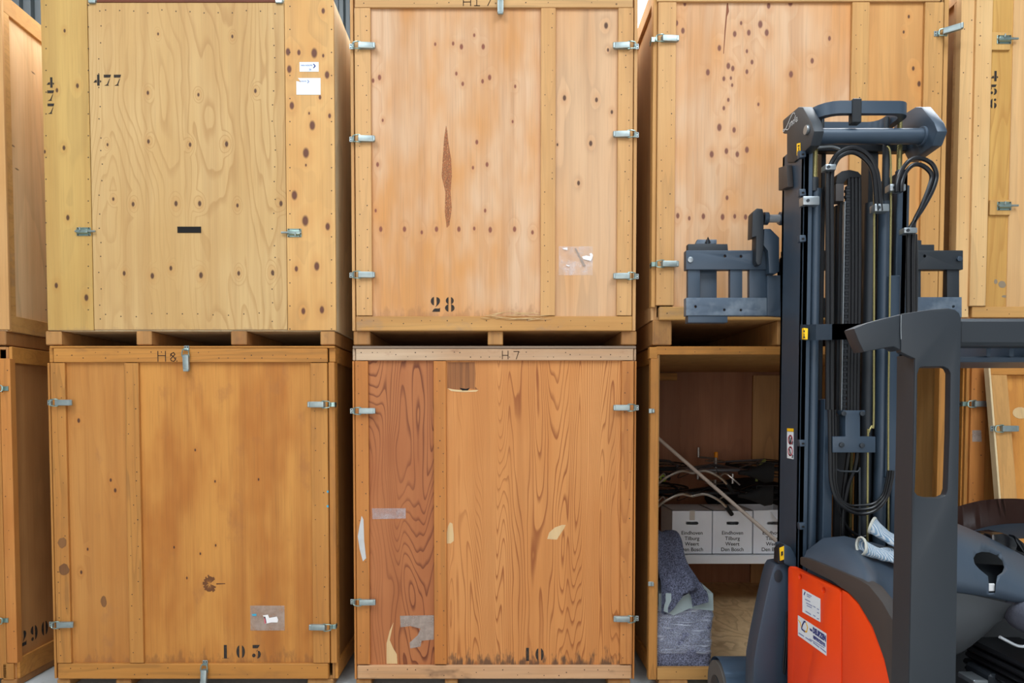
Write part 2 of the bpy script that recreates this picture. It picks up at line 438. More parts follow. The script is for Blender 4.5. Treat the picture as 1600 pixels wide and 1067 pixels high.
def _strike_bare(bm): box(bm, -.030, .004, -.006, 0, -.014, .014, .002); box(bm, -.012, .004, -.020, -.004, -.012, .012, .003)
def _loop(bm):
    pts = [(-.010, -.017, .017), (.016, -.022, .021), (.034, -.016, .020), (.038, -.012, 0), (.034, -.016, -.020), (.016, -.022, -.021), (-.010, -.017, -.017), (-.014, -.016, 0), (-.010, -.017, .017)]
    tube(bm, spline(pts, 4), .0036, 6)
def _lever(bm):
    box(bm, .018, .118, -.004, 0, -.017, .017, .001)
    prism(bm, [(.020, -.006, -.018), (.024, -.026, -.018), (.116, -.020, -.018), (.124, -.009, -.018), (.120, -.006, -.018)], (0, 0, .036), bev=.003)
    box(bm, .110, .125, -.0225, -.008, -.017, .017, .003)
MS = cached('strike_plate', _strike, [M['zinc'], M['nail']]); MSS = cached('strike_plate_folded', _strike_side, [M['zinc_green'], M['nail']])
MSB = cached('strike_plate_bare', _strike_bare, [M['zinc']]); ML = cached('catch_loop', _loop, [M['zinc_green']]); MV = cached('latch_lever', _lever, [M['zinc']])
def put(name, me, parent, loc=(0,0,0), rot=(0,0,0)):
    o = bpy.data.objects.new(name, me); COL.objects.link(o); o.parent = parent; o.location = loc; o.rotation_euler = rot; return o
def latch(crate, px, py, y, d='R', strike='front', open_deg=0, Y=None, lever=True):
    """draw latch; (px,py) is the seam it closes, d the way its lever points"""
    p = U(px, py, y)
    a = {'R': 0, 'L': math.pi, 'D': math.pi/2}[d]
    me = {'front': MS, 'side': MSS, 'bare': MSB}[strike]
    o = put('latch', me, crate, p-WORLD[crate.name], (0, a, 0)); WORLD[o.name] = p
    if lever:
        put('catch_loop', ML, o); put('lever', MV, o, (0, 0, 0), (0, 0, math.radians(open_deg)))
    return o
def _boltplate(bm):
    box(bm, 0, .088, -.004, 0, -.026, .026, .002); prism(bm, [(.012, -.004, -.017), (.012, -.018, -.010), (.012, -.018, .010), (.012, -.004, .017)], (.07, 0, 0), bev=.003)
    for x in (.01, .078):
        for z in (-.021, .021): cyl(bm, (x, -.006, z), (x, -.003, z), .004, 8, 1)
def _boltrod(bm):
    cyl(bm, (-.034, -.012, 0), (.09, -.012, 0), .0065, 10); tube(bm, [(.055, -.014, 0), (.055, -.022, -.006), (.055, -.026, -.022)], .004, 8)
MBP = cached('bolt_plate', _boltplate, [M['zinc_green'], M['nail']]); MBR = cached('bolt_rod', _boltrod, [M['zinc']])
def bolt(crate, px, py, y, flip=False):
    p = U(px, py, y)
    o = put('slide_bolt', MBP, crate, p-WORLD[crate.name], (0, math.pi if flip else 0, 0)); put('bolt_rod', MBR, o); return o

# ---------------------------------------------------------------- crates
LOWTOP = U(780, 541, 0).z; UPBOT = U(780, 539, 0).z
def nails(bm, x0, x1, z0, z1, y, n, rnd, inset=.012, mi=1):
    """nail heads along a board's edges"""
    L = max(x1-x0, z1-z0); vert = (z1-z0) > (x1-x0)
    for k in range(n):
        u = (k+.5+rnd.uniform(-.3, .3))/n; s = rnd.choice((.2, .25, .75, .8)) if rnd.random() < .85 else .5
        cx, cz = ((x0+(x1-x0)*s, z0+(z1-z0)*u) if vert else (x0+(x1-x0)*u, z0+(z1-z0)*s))
        r = rnd.uniform(.0024, .0042)
        prism(bm, [(cx+r*math.cos(a*1.047), y, cz+r*math.sin(a*1.047)) for a in range(6)], (0, -.0006, 0), mi)
class Crate:
    def __init__(s, label, px0, px1, pym, zb, zt, mats, depth=2.42, Yf=0.0, group='wooden storage crates stacked two high'):
        s.x0 = U(px0, pym, Yf).x; s.x1 = U(px1, pym, Yf).x; s.zb, s.zt, s.Y, s.d, s.m = zb, zt, Yf, depth, mats
        s.r = thing('storage_crate', label, 'crate', ((s.x0+s.x1)/2, Yf+depth/2, zb), group)
        s.rnd = random.Random(label)
    def part(s, name, x0, x1, y0, y1, z0, z1, mat, bev=.002, label=None):
        bm = new(); box(bm, x0, x1, y0, y1, z0, z1, bev); o = obj(name, bm, mat, s.r)
        if label: lab(o, label)
        return o
    def board(s, name, px0, py0, px1, py1, proud, mat, thick=.02, nn=0, bev=.0025, label=None, y0=None):
        """a board on the front, by the corners of its face in the photo; proud: how far it stands out"""
        y = s.Y-proud if y0 is None else y0
        a = U(px0, py0, y); b = U(px1, py1, y); mid = (py0+py1)/2
        xa, xb = (U(px0, mid, y).x, U(px1, mid, y).x)
        bm = new(); box(bm, xa, xb, y, y+thick, b.z, a.z, bev)
        if nn: nails(bm, xa+.004, xb-.004, b.z+.01, a.z-.01, y, nn, s.rnd)
        o = obj(name, bm, [mat, M['nail']], s.r)
        if label: lab(o, label)
        return o
    def panel(s, name, px0, py0, px1, py1, mk, knots=(), y=0.0, thick=.016, nn=(), label=None, **kw):
        """a plywood sheet with its own material: knots at photo positions"""
        yy = s.Y+y; a = U(px0, py0, yy); b = U(px1, py1, yy); mid = (py0+py1)/2
        xa, xb = U(px0, mid, yy).x, U(px1, mid, yy).x
        c = Vector(((xa+xb)/2, 0, (a.z+b.z)/2)); K = []
        for k in knots:
            p = U(k[0], k[1], yy); K.append((p.x-c.x, p.z-c.z, (k[2] if len(k) > 2 else 3.5)/250.0))
        if kw.get('edge'): e = kw['edge']; kw['edge'] = (b.z-c.z, e[0], e[1], e[2])
        mat = wood(mk, knots=K, **kw)
        bm = new(); box(bm, xa, xb, yy, yy+thick, b.z, a.z, .001)
        for (nx, ny) in nn:
            p = U(nx, ny, yy); r = .0042
            prism(bm, [(p.x+r*math.cos(q*1.047), yy, p.z+r*math.sin(q*1.047)) for q in range(6)], (0, -.0006, 0), 1)
        o = obj(name, bm, [mat, M['nail']], s.r)
        if label: lab(o, label)
        return o
    def shell(s, side, rail, skid, zfloor, skid_px, skid_y=(0.0, None), open_front=False, siderail=True, top=True, rails=(.1, .1), endpost=.05):
        """flanks with their rails, back, top, floor and the runners underneath"""
        x0, x1, Y, d = s.x0, s.x1, s.Y, s.d; r = .02 if siderail else 0.0
        for sx, xa in ((1, x0), (-1, x1)):
            xin = xa+sx*r; s.part('side_panel', xin, xin+sx*.016, Y+.018, Y+d-.018, zfloor, s.zt-.003, side)
            if siderail:
                s.part('side_rail', xa, xin, Y+.022, Y+d, s.zt-rails[0], s.zt, rail); s.part('side_rail', xa, xin, Y+.022, Y+d, zfloor, zfloor+rails[1], rail)
                s.part('side_post', xa, xin, Y+.022, Y+.022+endpost, zfloor+rails[1], s.zt-rails[0], rail)
        s.part('back_panel', x0+r+.016, x1-r-.016, Y+d-.018, Y+d, zfloor, s.zt-.003, side)
        if top: s.part('top_panel', x0+r+.016, x1-r-.016, Y+.02, Y+d-.018, s.zt-.018, s.zt, side)
        s.part('floor_panel', x0+r+.016, x1-r-.016, Y+.02, Y+d-.018, zfloor, zfloor+.02, s.m.get('floor', side))
        for px0, px1 in skid_px:
            a, b = U(px0, skid_y_px(s), Y).x, U(px1, skid_y_px(s), Y).x
            s.part('skid', a, b, Y+.004, Y+d-.01, s.zb, zfloor, skid, .006)
def skid_y_px(s): return 528 if s.zb > 1 else 1070
ZU = U(780, 517, 0).z; ZL = U(780, 1062, 0).z
# --- common woods
M['tan_side'] = wood('tan_flank_ply', (232, 214, 184), (218, 194, 160), amt=.3, specks=.25, seed=3)
M['pine_rail'] = wood('pine_rail', (208, 160, 100), (194, 146, 88), amt=.35, K=7, sx=9, sz=.5, horiz=True, specks=.15, stain=(150, 120, 92), stain_amt=.45)
M['pine_stile'] = wood('pine_stile', (210, 162, 104), (200, 150, 92), amt=.3, K=7, sx=9, sz=.5, specks=.12)
M['pink_rail'] = wood('pale_pine_rail', (214, 172, 124), (204, 160, 110), amt=.3, K=6, sx=9, sz=.5, horiz=True, specks=.12)
M['pink_stile'] = wood('pale_pine_stile', (214, 168, 118), (206, 156, 102), amt=.25, K=6, sx=9, sz=.5, specks=.12)
M['amber_rail'] = wood('amber_rail', (200, 140, 70), (188, 128, 60), amt=.5, K=8, sx=9, sz=.55, horiz=True, specks=.1, stain=(128, 84, 48), stain_amt=.35)
M['amber_stile'] = wood('amber_stile', (196, 138, 72), (184, 124, 62), amt=.45, K=8, sx=10, sz=.5, specks=.1, stain=(130, 88, 52), stain_amt=.3, stain_scale=2)
M['amber_side'] = wood('amber_flank', (184, 136, 82), (168, 120, 68), amt=.3, seed=5)
M['worn_rail'] = wood('worn_grey_rail', (206, 180, 160), (190, 152, 122), amt=.4, K=7, sx=8, sz=.5, horiz=True, specks=.3, stain=(140, 88, 64), stain_amt=.6, stain_scale=4)
M['worn_rail_low'] = wood('worn_bottom_rail', (212, 172, 140), (198, 148, 104), amt=.45, K=7, sx=8, sz=.5, horiz=True, specks=.2, stain=(86, 60, 44), stain_amt=.7, stain_scale=2.2)
M['fir_stile'] = wood('fir_stile', (204, 138, 74), (192, 122, 60), amt=.35, K=7, sx=8, sz=.4, specks=.15)
M['fir_side'] = wood('fir_flank', (180, 132, 86), (166, 118, 74), amt=.35, seed=9)
M['skid'] = wood('rough_skid', (188, 140, 88), (164, 114, 68), amt=.4, K=6, sx=9, specks=.2, stain=(120, 84, 56), stain_amt=.5, stain_scale=5)
M['beam_rail'] = wood('bottom_beam', (206, 158, 98), (190, 138, 80), amt=.35, K=6, sx=9, sz=.5, horiz=True, specks=.12, stain=(140, 116, 96), stain_amt=.5, stain_scale=2.5)
M['pale_side'] = wood('pale_flank', (206, 164, 118), (188, 144, 100), amt=.3, specks=.2, seed=12)
M['brown_side'] = wood('brown_flank', (200, 146, 94), (172, 120, 74), amt=.35, knots=(), specks=.2, seed=15)
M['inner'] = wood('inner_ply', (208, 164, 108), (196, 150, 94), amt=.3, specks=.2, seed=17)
M['floor_ply'] = wood('crate_floor_ply', (240, 212, 176), (228, 194, 154), (176, 136, 96), amt=.6, K=10, sx=3, sz=1.2, seed=20)

# ================= crate 477, upper, second column
c = Crate('pale plywood storage crate stencilled 477 with a flush door and two slide bolts', 69, 523, 260, UPBOT, U(780, -2, 0).z, M)
c.shell(M['tan_side'], M['skid'], M['skid'], ZU, ((70, 95), (212, 236), (360, 385), (500, 523)), siderail=False)
c.panel('front_strip', 69, -2, 141, 516, 'strip_left_477', [(101,48,2),(121,134,2.6),(89,141,2.4),(100,231,2.6),(106,340,3),(88,446,3),(135,465,3.6),(70,237,2)],
        c1=(206, 170, 106), c2=(196, 158, 94), amt=.22, K=7, sx=2.2, sz=.5, nn=[(x, y) for x in (72, 138) for y in range(8, 516, 34)], edge=(.05, (168, 132, 86), .4))
dk = [(231,145,2.2),(232,221,2.4),(177,311,2),(208,319,2.6),(275,318,3),(312,318,3),(371,321,2.2),(439,318,3),(194,427,2.6),(238,431,3.2),(267,419,2.6),(314,430,3.4),(373,427,2.6),(426,426,3),
      (310,148,2),(363,57,2),(297,226,2.4),(354,225,3),(399,142,2.4),(168,226,1.8),(247,53,1.6)]
c.panel('door', 142.3, 4, 446.3, 515, 'door_477', dk, y=.003, c1=(208, 174, 126), c2=(200, 162, 110), line=(168, 124, 72), amt=.62, K=24, sx=2.2, sz=.42, sharp=.4,
        nn=[(x+random.uniform(-3,3), y+random.uniform(-4,4)) for x in (157, 428) for y in range(20, 512, 24)]+[(x, 18+random.uniform(-3,3)) for x in range(165, 425, 22)]+[(x, 492+random.uniform(-3,3)) for x in range(165, 425, 24)], edge=(.03, (170, 136, 96), .4))
c.panel('front_strip', 447, -2, 523, 516, 'strip_right_477', [(450,81,4),(467,82,3),(491,83,5.2),(452,108,4),(511,117,4),(505,17,3),(456,165,4),(500,152,2.4),(488,196,5),(478,239,5.4),(515,181,2.6),(460,305,5),(477,345,5.6),(512,354,4),(463,420,3),(495,416,4.6),(474,486,3.6),(503,484,4),(483,177,1.6),(478,258,1.6),(505,87,2)],
        c1=(222, 176, 118), c2=(212, 160, 98), amt=.25, K=7, sx=2.5, sz=.4, knotcol=(88, 44, 36), nn=[(x, y) for x in (453, 518) for y in range(10, 516, 36)])
bm = new(); a = U(277, 354, -.001); b = U(314, 363.5, -.001); prism(bm, [(a.x, -.0005, a.z), (b.x, -.0005, a.z), (b.x, -.0005, b.z), (a.x, -.0005, b.z)], (0, .003, 0)); lab(obj('hand_slot', bm, M['dark_hole'], c.r), 'black hand slot')
bolt(c.r, 142, 362, 0, True); bolt(c.r, 449, 364, 0)
for px in (145, 437):
    bm = new(); a = U(px-6, -2, 0); b = U(px+5, 6, 0); box(bm, a.x, b.x, -.012, .03, b.z, a.z+.01, .003); obj('bracket', bm, M['zinc'], c.r)
bm = new(); a = U(151, -1, 0); b = U(431, 3.5, 0); box(bm, a.x, b.x, -.002, .014, b.z, a.z, .001); obj('top_lip', bm, wood('red_lip', (120, 62, 36), amt=.2, horiz=True), c.r)
for px, y0 in ((145.5, 133.5),):
    p = U(px, y0, 0); stencil(c.r, '477', p.x, p.z, -.0005+.003, .066, .062)
p = U(73, 137, 0); stencil(c.r, '477', p.x, p.z, -.0005, .062, 0, -.079)
def sticker(crate, px0, py0, px1, py1, y=-.001, name='label_sticker', torn=False):
    a = U(px0, py0, y); b = U(px1, py1, y); bm = new()
    P = [(a.x, y, b.z), (b.x, y, b.z), (b.x, y, a.z)] + ([(a.x+.01, y, a.z), (a.x+.03, y, a.z-.025), (a.x, y, a.z-.018)] if torn else [(a.x, y, a.z)])
    prism(bm, P, (0, -.0006, 0)); return obj(name, bm, M['paper'], crate)
k = sticker(c.r, 468, 97, 498, 112); p = U(470, 103, 0)
text_mesh('print', 'VAN HOUTE', .0125, M['label_ink_pale'], k, (p.x, -.0022, p.z-.002), (1,0,0), (0,0,1), .0003)
p = U(483, 110, 0); text_mesh('print', '26', .014, M['label_ink_pale'], k, (p.x, -.0022, p.z), (1,0,0), (0,0,1), .0003)
def chevron(k, px, py, h, mat):
    p = U(px, py, 0); bm = new(); w = h*.3
    prism(bm, [(p.x, -.0018, p.z), (p.x+w*.9, -.0018, p.z), (p.x+h*.7, -.0018, p.z-h/2), (p.x+w*.9, -.0018, p.z-h), (p.x, -.0018, p.z-h), (p.x+h*.35, -.0018, p.z-h/2)], (0, -.0006, 0)); obj('arrow_mark', bm, mat, k)
chevron(k, 489, 100, .026, M['label_ink'])
k = sticker(c.r, 463, 122, 501, 148, torn=True); p = U(468, 128, 0)
text_mesh('print', 'N HOUTE', .0095, M['label_ink_pale'], k, (p.x, -.0022, p.z), (1,0,0), (0,0,1), .0002); chevron(k, 480, 125, .02, M['label_ink_pale'])

# ================= crate 28, upper, third column
def framed(c, g, top, bot, posts, rail, stile, beam, Y=-.02):
    pass
c = Crate('plywood storage crate stencilled 28 with battens and six draw latches', 549, 995, 260, UPBOT, U(780, -13, 0).z, M)
c.shell(M['pale_side'], M['pine_rail'], M['skid'], ZU, ((552, 578), (762, 786), (971, 995)))
c.board('corner_post', 548.5, -13, 553.6, 517, .0, M['pink_stile'], .05); c.board('corner_post', 989.5, -13, 995, 517, .0, M['pink_stile'], .05)
c.board('top_rail', 554.6, -13, 989, 11.5, .02, M['pink_rail'], nn=22); c.board('bottom_rail', 556, 494, 988, 517, .02, M['beam_rail'], .04, nn=20, bev=.005)
kk = [(585,73,2.6),(593,121,3),(583,126,2.4),(680,69,2),(708,68,2.2),(721,73,3),(755,73,3),(741,55,2),(713,115,2.2),(754,127,2.4),(765,121,3),(723,131,2.4),(598,188,1.8),(745,222,2.6),(739,262,2),(590,257,2.6),(761,257,2.6),
      (587,329,2),(758,329,2.2),(595,358,3),(632,358,3),(659,363,2.2),(682,358,3),(717,358,3),(741,357,2.2),(766,359,3.2),(804,358,3),(832,363,2.4),(805,135,2),(801,190,1.8)]
c.panel('front_panel', 579, 11, 847, 496, 'panel_28', kk, c1=(219, 183, 156), c2=(212, 151, 92), line=(186, 128, 80), amt=.32, K=9, sx=3.2, sz=.3, blotch=1.7, fine=.22, knotcol=(126, 66, 50), seed=31, edge=(.14, (150, 104, 66), .4))
c.panel('front_panel', 866, 11, 967, 496, 'panel_28_narrow', [(947,40,3.4),(950,78,2),(882,153,3),(932,156,2.6),(923,224,3),(871,226,1.6),(956,175,2.2),(904,286,2.6)], c1=(217, 178, 146), c2=(212, 153, 95), amt=.25, K=6, sx=3, sz=.3, blotch=.8, seed=33)
c.board('stile', 555, 12, 580, 493, .02, M['pink_stile'], nn=26); c.board('batten', 845, 12, 868, 493, .02, M['pink_stile'], nn=24); c.board('stile', 965, 12, 988.5, 493, .02, M['pink_stile'], nn=24)
for y in (73, 218, 430): latch(c.r, 555, y, -.02)
for y in (73, 211, 432): latch(c.r, 989, y, -.02, 'L')
latch(c.r, 782, -8, -.02, 'D')
p = U(673, 487, 0); stencil(c.r, '28', p.x, p.z, -.0005, .092, .088)
p = U(724, 9, -.02); q = .0037
stroke_text(c.r, [[(0,0),(0,14)], [(12,0),(12,14)], [(0,6),(12,6)], [(22,0),(22,14)], [(18,11),(22,14)], [(18,0),(27,0)], [(33,12),(46,12),(40,0)]], (p.x, -.0205, p.z), (q,0,0), (0,0,q), .005, 'handwritten_number', M['pencil'])
def pouch(crate, px0, py0, px1, py1, mat, extras=(), name='document_pouch', y=-.001):
    a = U(px0, py0, y); b = U(px1, py1, y); bm = new(); nx, nz = 10, 8; rnd = random.Random(px0)
    rows = [[(a.x+(b.x-a.x)*i/nx, y-.0015-rnd.uniform(0, .003)*(0 < i < nx and 0 < j < nz), a.z+(b.z-a.z)*j/nz) for i in range(nx+1)] for j in range(nz+1)]
    loft(bm, rows); o = obj(name, bm, mat, crate)
    for nm, pts, m in extras:
        bm = new(); prism(bm, [Vector((U(px, py, y).x, y-.0045, U(px, py, y).z)) for px, py in pts], (0, -.0008, 0)); obj(nm, bm, m, o)
    return o
pouch(c.r, 873, 385, 926, 430, M['film'], [('fold', [(897.5,388.5),(900,388),(915.5,416),(911,416.5)], M['film_grey']), ('paper_scrap', [(909,401),(916,399.5),(922,400.5),(921,396.5),(924,395.5),(926.5,399),(925,404),(923,408),(917,406.5),(911,405)], M['torn_paper']),
      ('paper_scrap', [(884.5,413.5),(890,415),(889,416.8),(884.5,415)], M['torn_paper']), ('paper_scrap', [(878,388),(886.5,387),(886.5,391),(881,390)], M['torn_paper'])])
scar = wood('bark_scar', (196, 132, 88), (176, 108, 74), (110, 60, 44), amt=.8, K=10, sx=20, sz=4, specks=.0, seed=4)
nt = scar.node_tree; nz = nt.nodes.new('ShaderNodeTexNoise'); nz.inputs['Scale'].default_value = 90; nz.inputs['Detail'].default_value = 4; nt.links.new(nt.nodes.new('ShaderNodeTexCoord').outputs['Object'], nz.inputs['Vector'])
mr_ = nt.nodes.new('ShaderNodeMapRange'); mr_.inputs[1].default_value = .38; mr_.inputs[2].default_value = .6; mr_.inputs[3].default_value = .15; mr_.inputs[4].default_value = .85; nt.links.new(nz.outputs['Fac'], mr_.inputs[0]); nt.links.new(mr_.outputs[0], nt.nodes['Principled BSDF'].inputs['Alpha'])
bm = new(); P = [(697,196),(699,205),(701,225),(705,250),(706,275),(704,300),(706,325),(702,352),(698,356),(695,330),(696,300),(690,275),(692,245),(694,215)]
prism(bm, [Vector((U(x, y, 0).x, -.0002, U(x, y, 0).z)) for x, y in P], (0, -.0005, 0)); lab(obj('bark_scar', bm, scar, c.r), 'long reddish bark scar')
bm = new(); rnd = random.Random(3)
for i in range(22):
    p = U(rnd.uniform(750, 850), rnd.uniform(489, 499), -.022); a = rnd.uniform(-.4, .4); L = rnd.uniform(.02, .09)
    d = Vector((math.cos(a), 0, math.sin(a)*.6)); tube(bm, [p-d*L, p+Vector((0, -.006, 0)), p+d*L], [.0008, .0028, .0008], 5)
lab(obj('splinters', bm, M['pale_wood'], c.r), 'pale splinters torn along the bottom rail')

# ================= crate 103 / H8, lower, second column
c = Crate('amber storage crate stencilled 103 with H8 handwritten on its top rail', 80, 525, 800, 0.0, LOWTOP, M)
c.shell(M['amber_side'], M['amber_rail'], M['skid'], ZL, ((88, 108), (180, 204), (480, 520)))
c.board('lid_edge', 77, 540.5, 523, 543.5, .022, M['amber_rail'], .06)
c.board('corner_post', 79.3, 567, 83, 1060, .0, M['amber_stile'], .05); c.board('corner_post', 514.6, 566, 524.6, 1036, .0, M['amber_stile'], .05)
c.board('post_end', 77, 543.5, 83.2, 566, .0, M['amber_rail'], .05); c.board('post_end', 514, 543.5, 524, 565.5, .0, M['amber_rail'], .05)
c.board('top_rail', 83.5, 544, 511.5, 566, .02, M['amber_rail'], nn=24); c.board('bottom_rail', 90, 1037, 513, 1061, .02, M['amber_rail'], .04, nn=16, bev=.005)
c.panel('front_panel', 104, 566, 201, 1039, 'panel_103_narrow', [(123,657,2.6),(173,750,2),(180,766,2.4),(127,894,2.2),(137,858,1.8)], c1=(200, 142, 78), c2=(190, 128, 64), line=(160, 100, 46), amt=.4, K=7, sx=3.4, sz=.45, stain=(150, 100, 62), stain_amt=.4, seed=41, edge=(.18, (130, 84, 52), .45))
c.panel('front_panel', 218, 566, 488, 1039, 'panel_103', [(305,703,1.6),(336,752,1.6),(404,749,1.6),(313,865,1.6),(292,903,1.6),(337,852,1.6),(272,855,1.6)], c1=(206, 144, 72), c2=(182, 114, 48), line=(150, 88, 38), amt=.22, K=5, sx=5, sz=.22, fine=.26, blotch=2.2, stain=(158, 100, 52), stain_amt=.5, stain_scale=3.2, streak=.55, seed=43, edge=(.18, (120, 78, 44), .5))
c.board('stile', 83.6, 567, 106, 1036, .02, M['amber_stile'], nn=24); c.board('batten', 198, 567, 220, 1036, .02, M['amber_stile'], nn=24); c.board('stile', 487, 567, 513, 1036, .02, M['amber_stile'], nn=22)
latch(c.r, 83.5, 629, -.02); latch(c.r, 86, 975, -.02); latch(c.r, 513, 632, -.02, 'L', 'side'); latch(c.r, 515, 979, -.02, 'L', 'side')
latch(c.r, 292, 549, -.02, 'D'); latch(c.r, 321, 1040, -.02, 'D', open_deg=-12)
p = U(345, 1028.5, 0); stencil(c.r, '103', p.x, p.z, -.0005, .086, .098)
p = U(247, 564.5, -.02); stroke_text(c.r, [[(0,0),(0,16)], [(12,0),(12,16)], [(0,9),(12,9)], [(20,8),(21,12),(25,14),(27,11),(24,8),(20,4),(21,1),(25,0),(28,3),(24,8),(20,11)], [(29.5,0),(30.5,.8)]], (p.x, -.0205, p.z), (.0039,0,0), (0,0,.0039), .005, 'handwritten_number', M['pencil'])
pouch(c.r, 391, 946, 445, 985, M['film_grey'], [('paper_scrap', [(411,961),(419,960),(421,965),(433,963),(435,968),(434,972),(424,972),(416,974),(415,967)], M['torn_paper']), ('paper_scrap', [(413,963),(415,963),(417,973),(414,974)], M['pink']), ('paper_scrap', [(394,959),(401,958.5),(401,962),(395,962)], M['cyan'])])
bm = new()
for i in range(26):
    a = .5+i*.2; r0, r1 = rnd.uniform(0, 4), rnd.uniform(9, 13)
    P = [(328+math.cos(a)*r0, 912+math.sin(a)*r0), (328+math.cos(a+.12)*r1, 912+math.sin(a+.12)*r1*1.1), (328+math.cos(a-.1)*r1, 912+math.sin(a-.1)*r1*1.1)]
    prism(bm, [Vector((U(x, y, 0).x, -.0002, U(x, y, 0).z)) for x, y in P], (0, -.0004, 0))
P = [(338,911),(352,911),(352,912.4),(338,913.4)]; prism(bm, [Vector((U(x, y, 0).x, -.0002, U(x, y, 0).z)) for x, y in P], (0, -.0004, 0))
lab(obj('dark_burr', bm, plain('burr', (110, 66, 32), .8), c.r), 'dark starry burr in the plywood')
def blots(crate, lst, mat, y=-.0205, name='stain'):
    bm = new()
    for (px, py, rx, ry) in lst:
        P = [(px+rx*math.cos(k*.524)*rnd.uniform(.8, 1.1), py+ry*math.sin(k*.524)*rnd.uniform(.8, 1.1)) for k in range(12)]
        prism(bm, [Vector((U(a, b, y).x, y, U(a, b, y).z)) for a, b in P], (0, -.0004, 0))
    return obj(name, bm, mat, crate)
dirt = wood('grime_on_amber', (140, 96, 58), (110, 72, 46), amt=.3, K=8, sx=16, seed=8); M['grime'] = dirt
blots(c.r, [(100,890,8.5,10)], dirt); blots(c.r, [(97,848,7,9)], dirt); blots(c.r, [(162,940,5,9)], dirt, -.0006)
blots(c.r, [(512,768,1.6,2)], M['cyan'], name='paint_spot'); blots(c.r, [(512,791,1.8,2.2)], M['cyan'], name='paint_spot')

# ================= crate 10 / H7, lower, third column
c = Crate('strong-grained fir storage crate stencilled 10 with H7 on a greyed top rail', 553, 992.5, 800, 0.0, LOWTOP, M)
c.shell(M['fir_side'], M['worn_rail'], M['skid'], ZL, ((556, 580), (695, 715), (950, 985)))
c.board('lid_edge', 551, 540.5, 994, 544.5, .022, wood('grey_lid_edge', (150, 130, 118), amt=.3, horiz=True, specks=.2), .06)
c.board('corner_post', 552.2, 564, 555.6, 1061, .0, M['fir_stile'], .05); c.board('corner_post', 989.8, 564, 993, 1061, .0, M['fir_stile'], .05)
c.board('post_end', 551, 545, 555.5, 563, .0, M['worn_rail'], .05); c.board('post_end', 990, 545, 994, 563, .0, M['worn_rail'], .05)
c.board('top_rail', 556, 545, 989.6, 563, .02, M['worn_rail'], nn=30); c.board('bottom_rail', 558, 1040, 987, 1061, .02, M['worn_rail_low'], .04, nn=20, bev=.006)
c.panel('front_panel', 575, 562, 680, 1042, 'panel_10_dark', c1=(184, 118, 74), c2=(168, 100, 60), line=(98, 44, 20), amt=.95, K=66, sx=2.4, sz=.34, fine=.1, blotch=1.2, sharp=.4, seed=52)
c.panel('front_panel', 696, 562, 972, 1042, 'panel_10', c1=(214, 150, 92), c2=(204, 136, 76), line=(142, 76, 32), amt=.92, K=88, sx=2.6, sz=.16, fine=.12, blotch=1.0, sharp=.36, seed=55, edge=(.2, (62, 50, 42), .8))
c.board('stile', 556.2, 564, 576.5, 1038, .02, M['fir_stile'], nn=22); c.board('batten', 678, 564, 697.5, 1038, .02, M['fir_stile'], nn=26); c.board('stile', 970, 564, 989, 1038, .02, wood('fir_stile_grained', (206, 140, 80), (190, 122, 64), (150, 86, 42), amt=.6, K=14, sx=7, sz=.6, seed=58), nn=16)
latch(c.r, 556, 642, -.02); latch(c.r, 556.5, 940, -.02); latch(c.r, 989, 637, -.02, 'L'); latch(c.r, 989, 966, -.02, 'L')
p = U(817, 1032.5, 0); stencil(c.r, '10', p.x, p.z, -.0005, .084, .078)
p = U(785, 561, -.02); stroke_text(c.r, [[(0,0),(0,13)], [(9,0),(9,13)], [(0,6),(9,6)], [(18,12),(26,12),(22,0)]], (p.x, -.0205, p.z), (.0039,0,0), (0,0,.0039), .0045, 'handwritten_number', M['pencil'])
def patch(crate, pts, mat, name, label, y=-.0003, th=.0005):
    bm = new(); prism(bm, [Vector((U(a, b, y).x, y, U(a, b, y).z)) for a, b in pts], (0, -th, 0)); return lab(obj(name, bm, mat, crate), label)
patch(c.r, [(703,816),(707,818),(709,836),(709,845),(704,849),(698,849),(698,832),(700,822)], M['pale_wood'], 'veneer_tear', 'small pale torn spot')
patch(c.r, [(884,820),(878,820),(867,824),(858,832),(855,842),(870,843),(875,835),(881,826)], M['pale_wood'], 'veneer_tear', 'pale curved torn spot')
patch(c.r, [(615,972),(609,985),(604,1005),(604,1037),(621,1037),(620,1022),(614,1012),(609,1000),(612,985)], M['pale_wood'], 'veneer_tear', 'long pale splinter tear at the foot')
patch(c.r, [(565,806),(568,812),(569,845),(572,872),(567,877),(562,858),(559,838),(562,820)], M['tape'], 'tape_strip', 'strip of silver tape', -.0203)
patch(c.r, [(625,962),(678,961),(678,999),(659,1001),(657,1010),(641,1013),(640,1004),(653,992),(657,982),(641,978),(626,980)], M['film_grey'], 'document_pouch', 'torn remains of a clear pouch')
patch(c.r, [(581,794),(634,794),(634,810),(582,811)], filmmat('thin_film', .22, (200, 180, 176)), 'document_pouch', 'faint strip of film')
bm = new(); tear = wood('broken_inner_ply', (170, 112, 66), (140, 88, 52), (80, 46, 26), amt=.8, K=16, sx=9, sz=.2, seed=61)
prism(bm, [Vector((U(a, b, 0).x, -.0003, U(a, b, 0).z)) for a, b in [(699,566),(742,566),(743,585),(742,604),(748,609),(735,607),(720,609),(699,607)]], (0, -.0004, 0)); lab(obj('broken_veneer', bm, tear, c.r), 'broken veneer below the top rail')
patch(c.r, [(699,606.5),(710,608.5),(722,609.5),(733,610),(748,609),(744,612),(722,612.5),(705,611)], M['pale_wood'], 'veneer_tear', 'ragged pale edge of the break', -.0009)
patch(c.r, [(718,606),(728,607.5),(734,606),(731,610),(722,610)], M['dark_hole'], 'break_hole', 'dark hole in the break', -.0016)

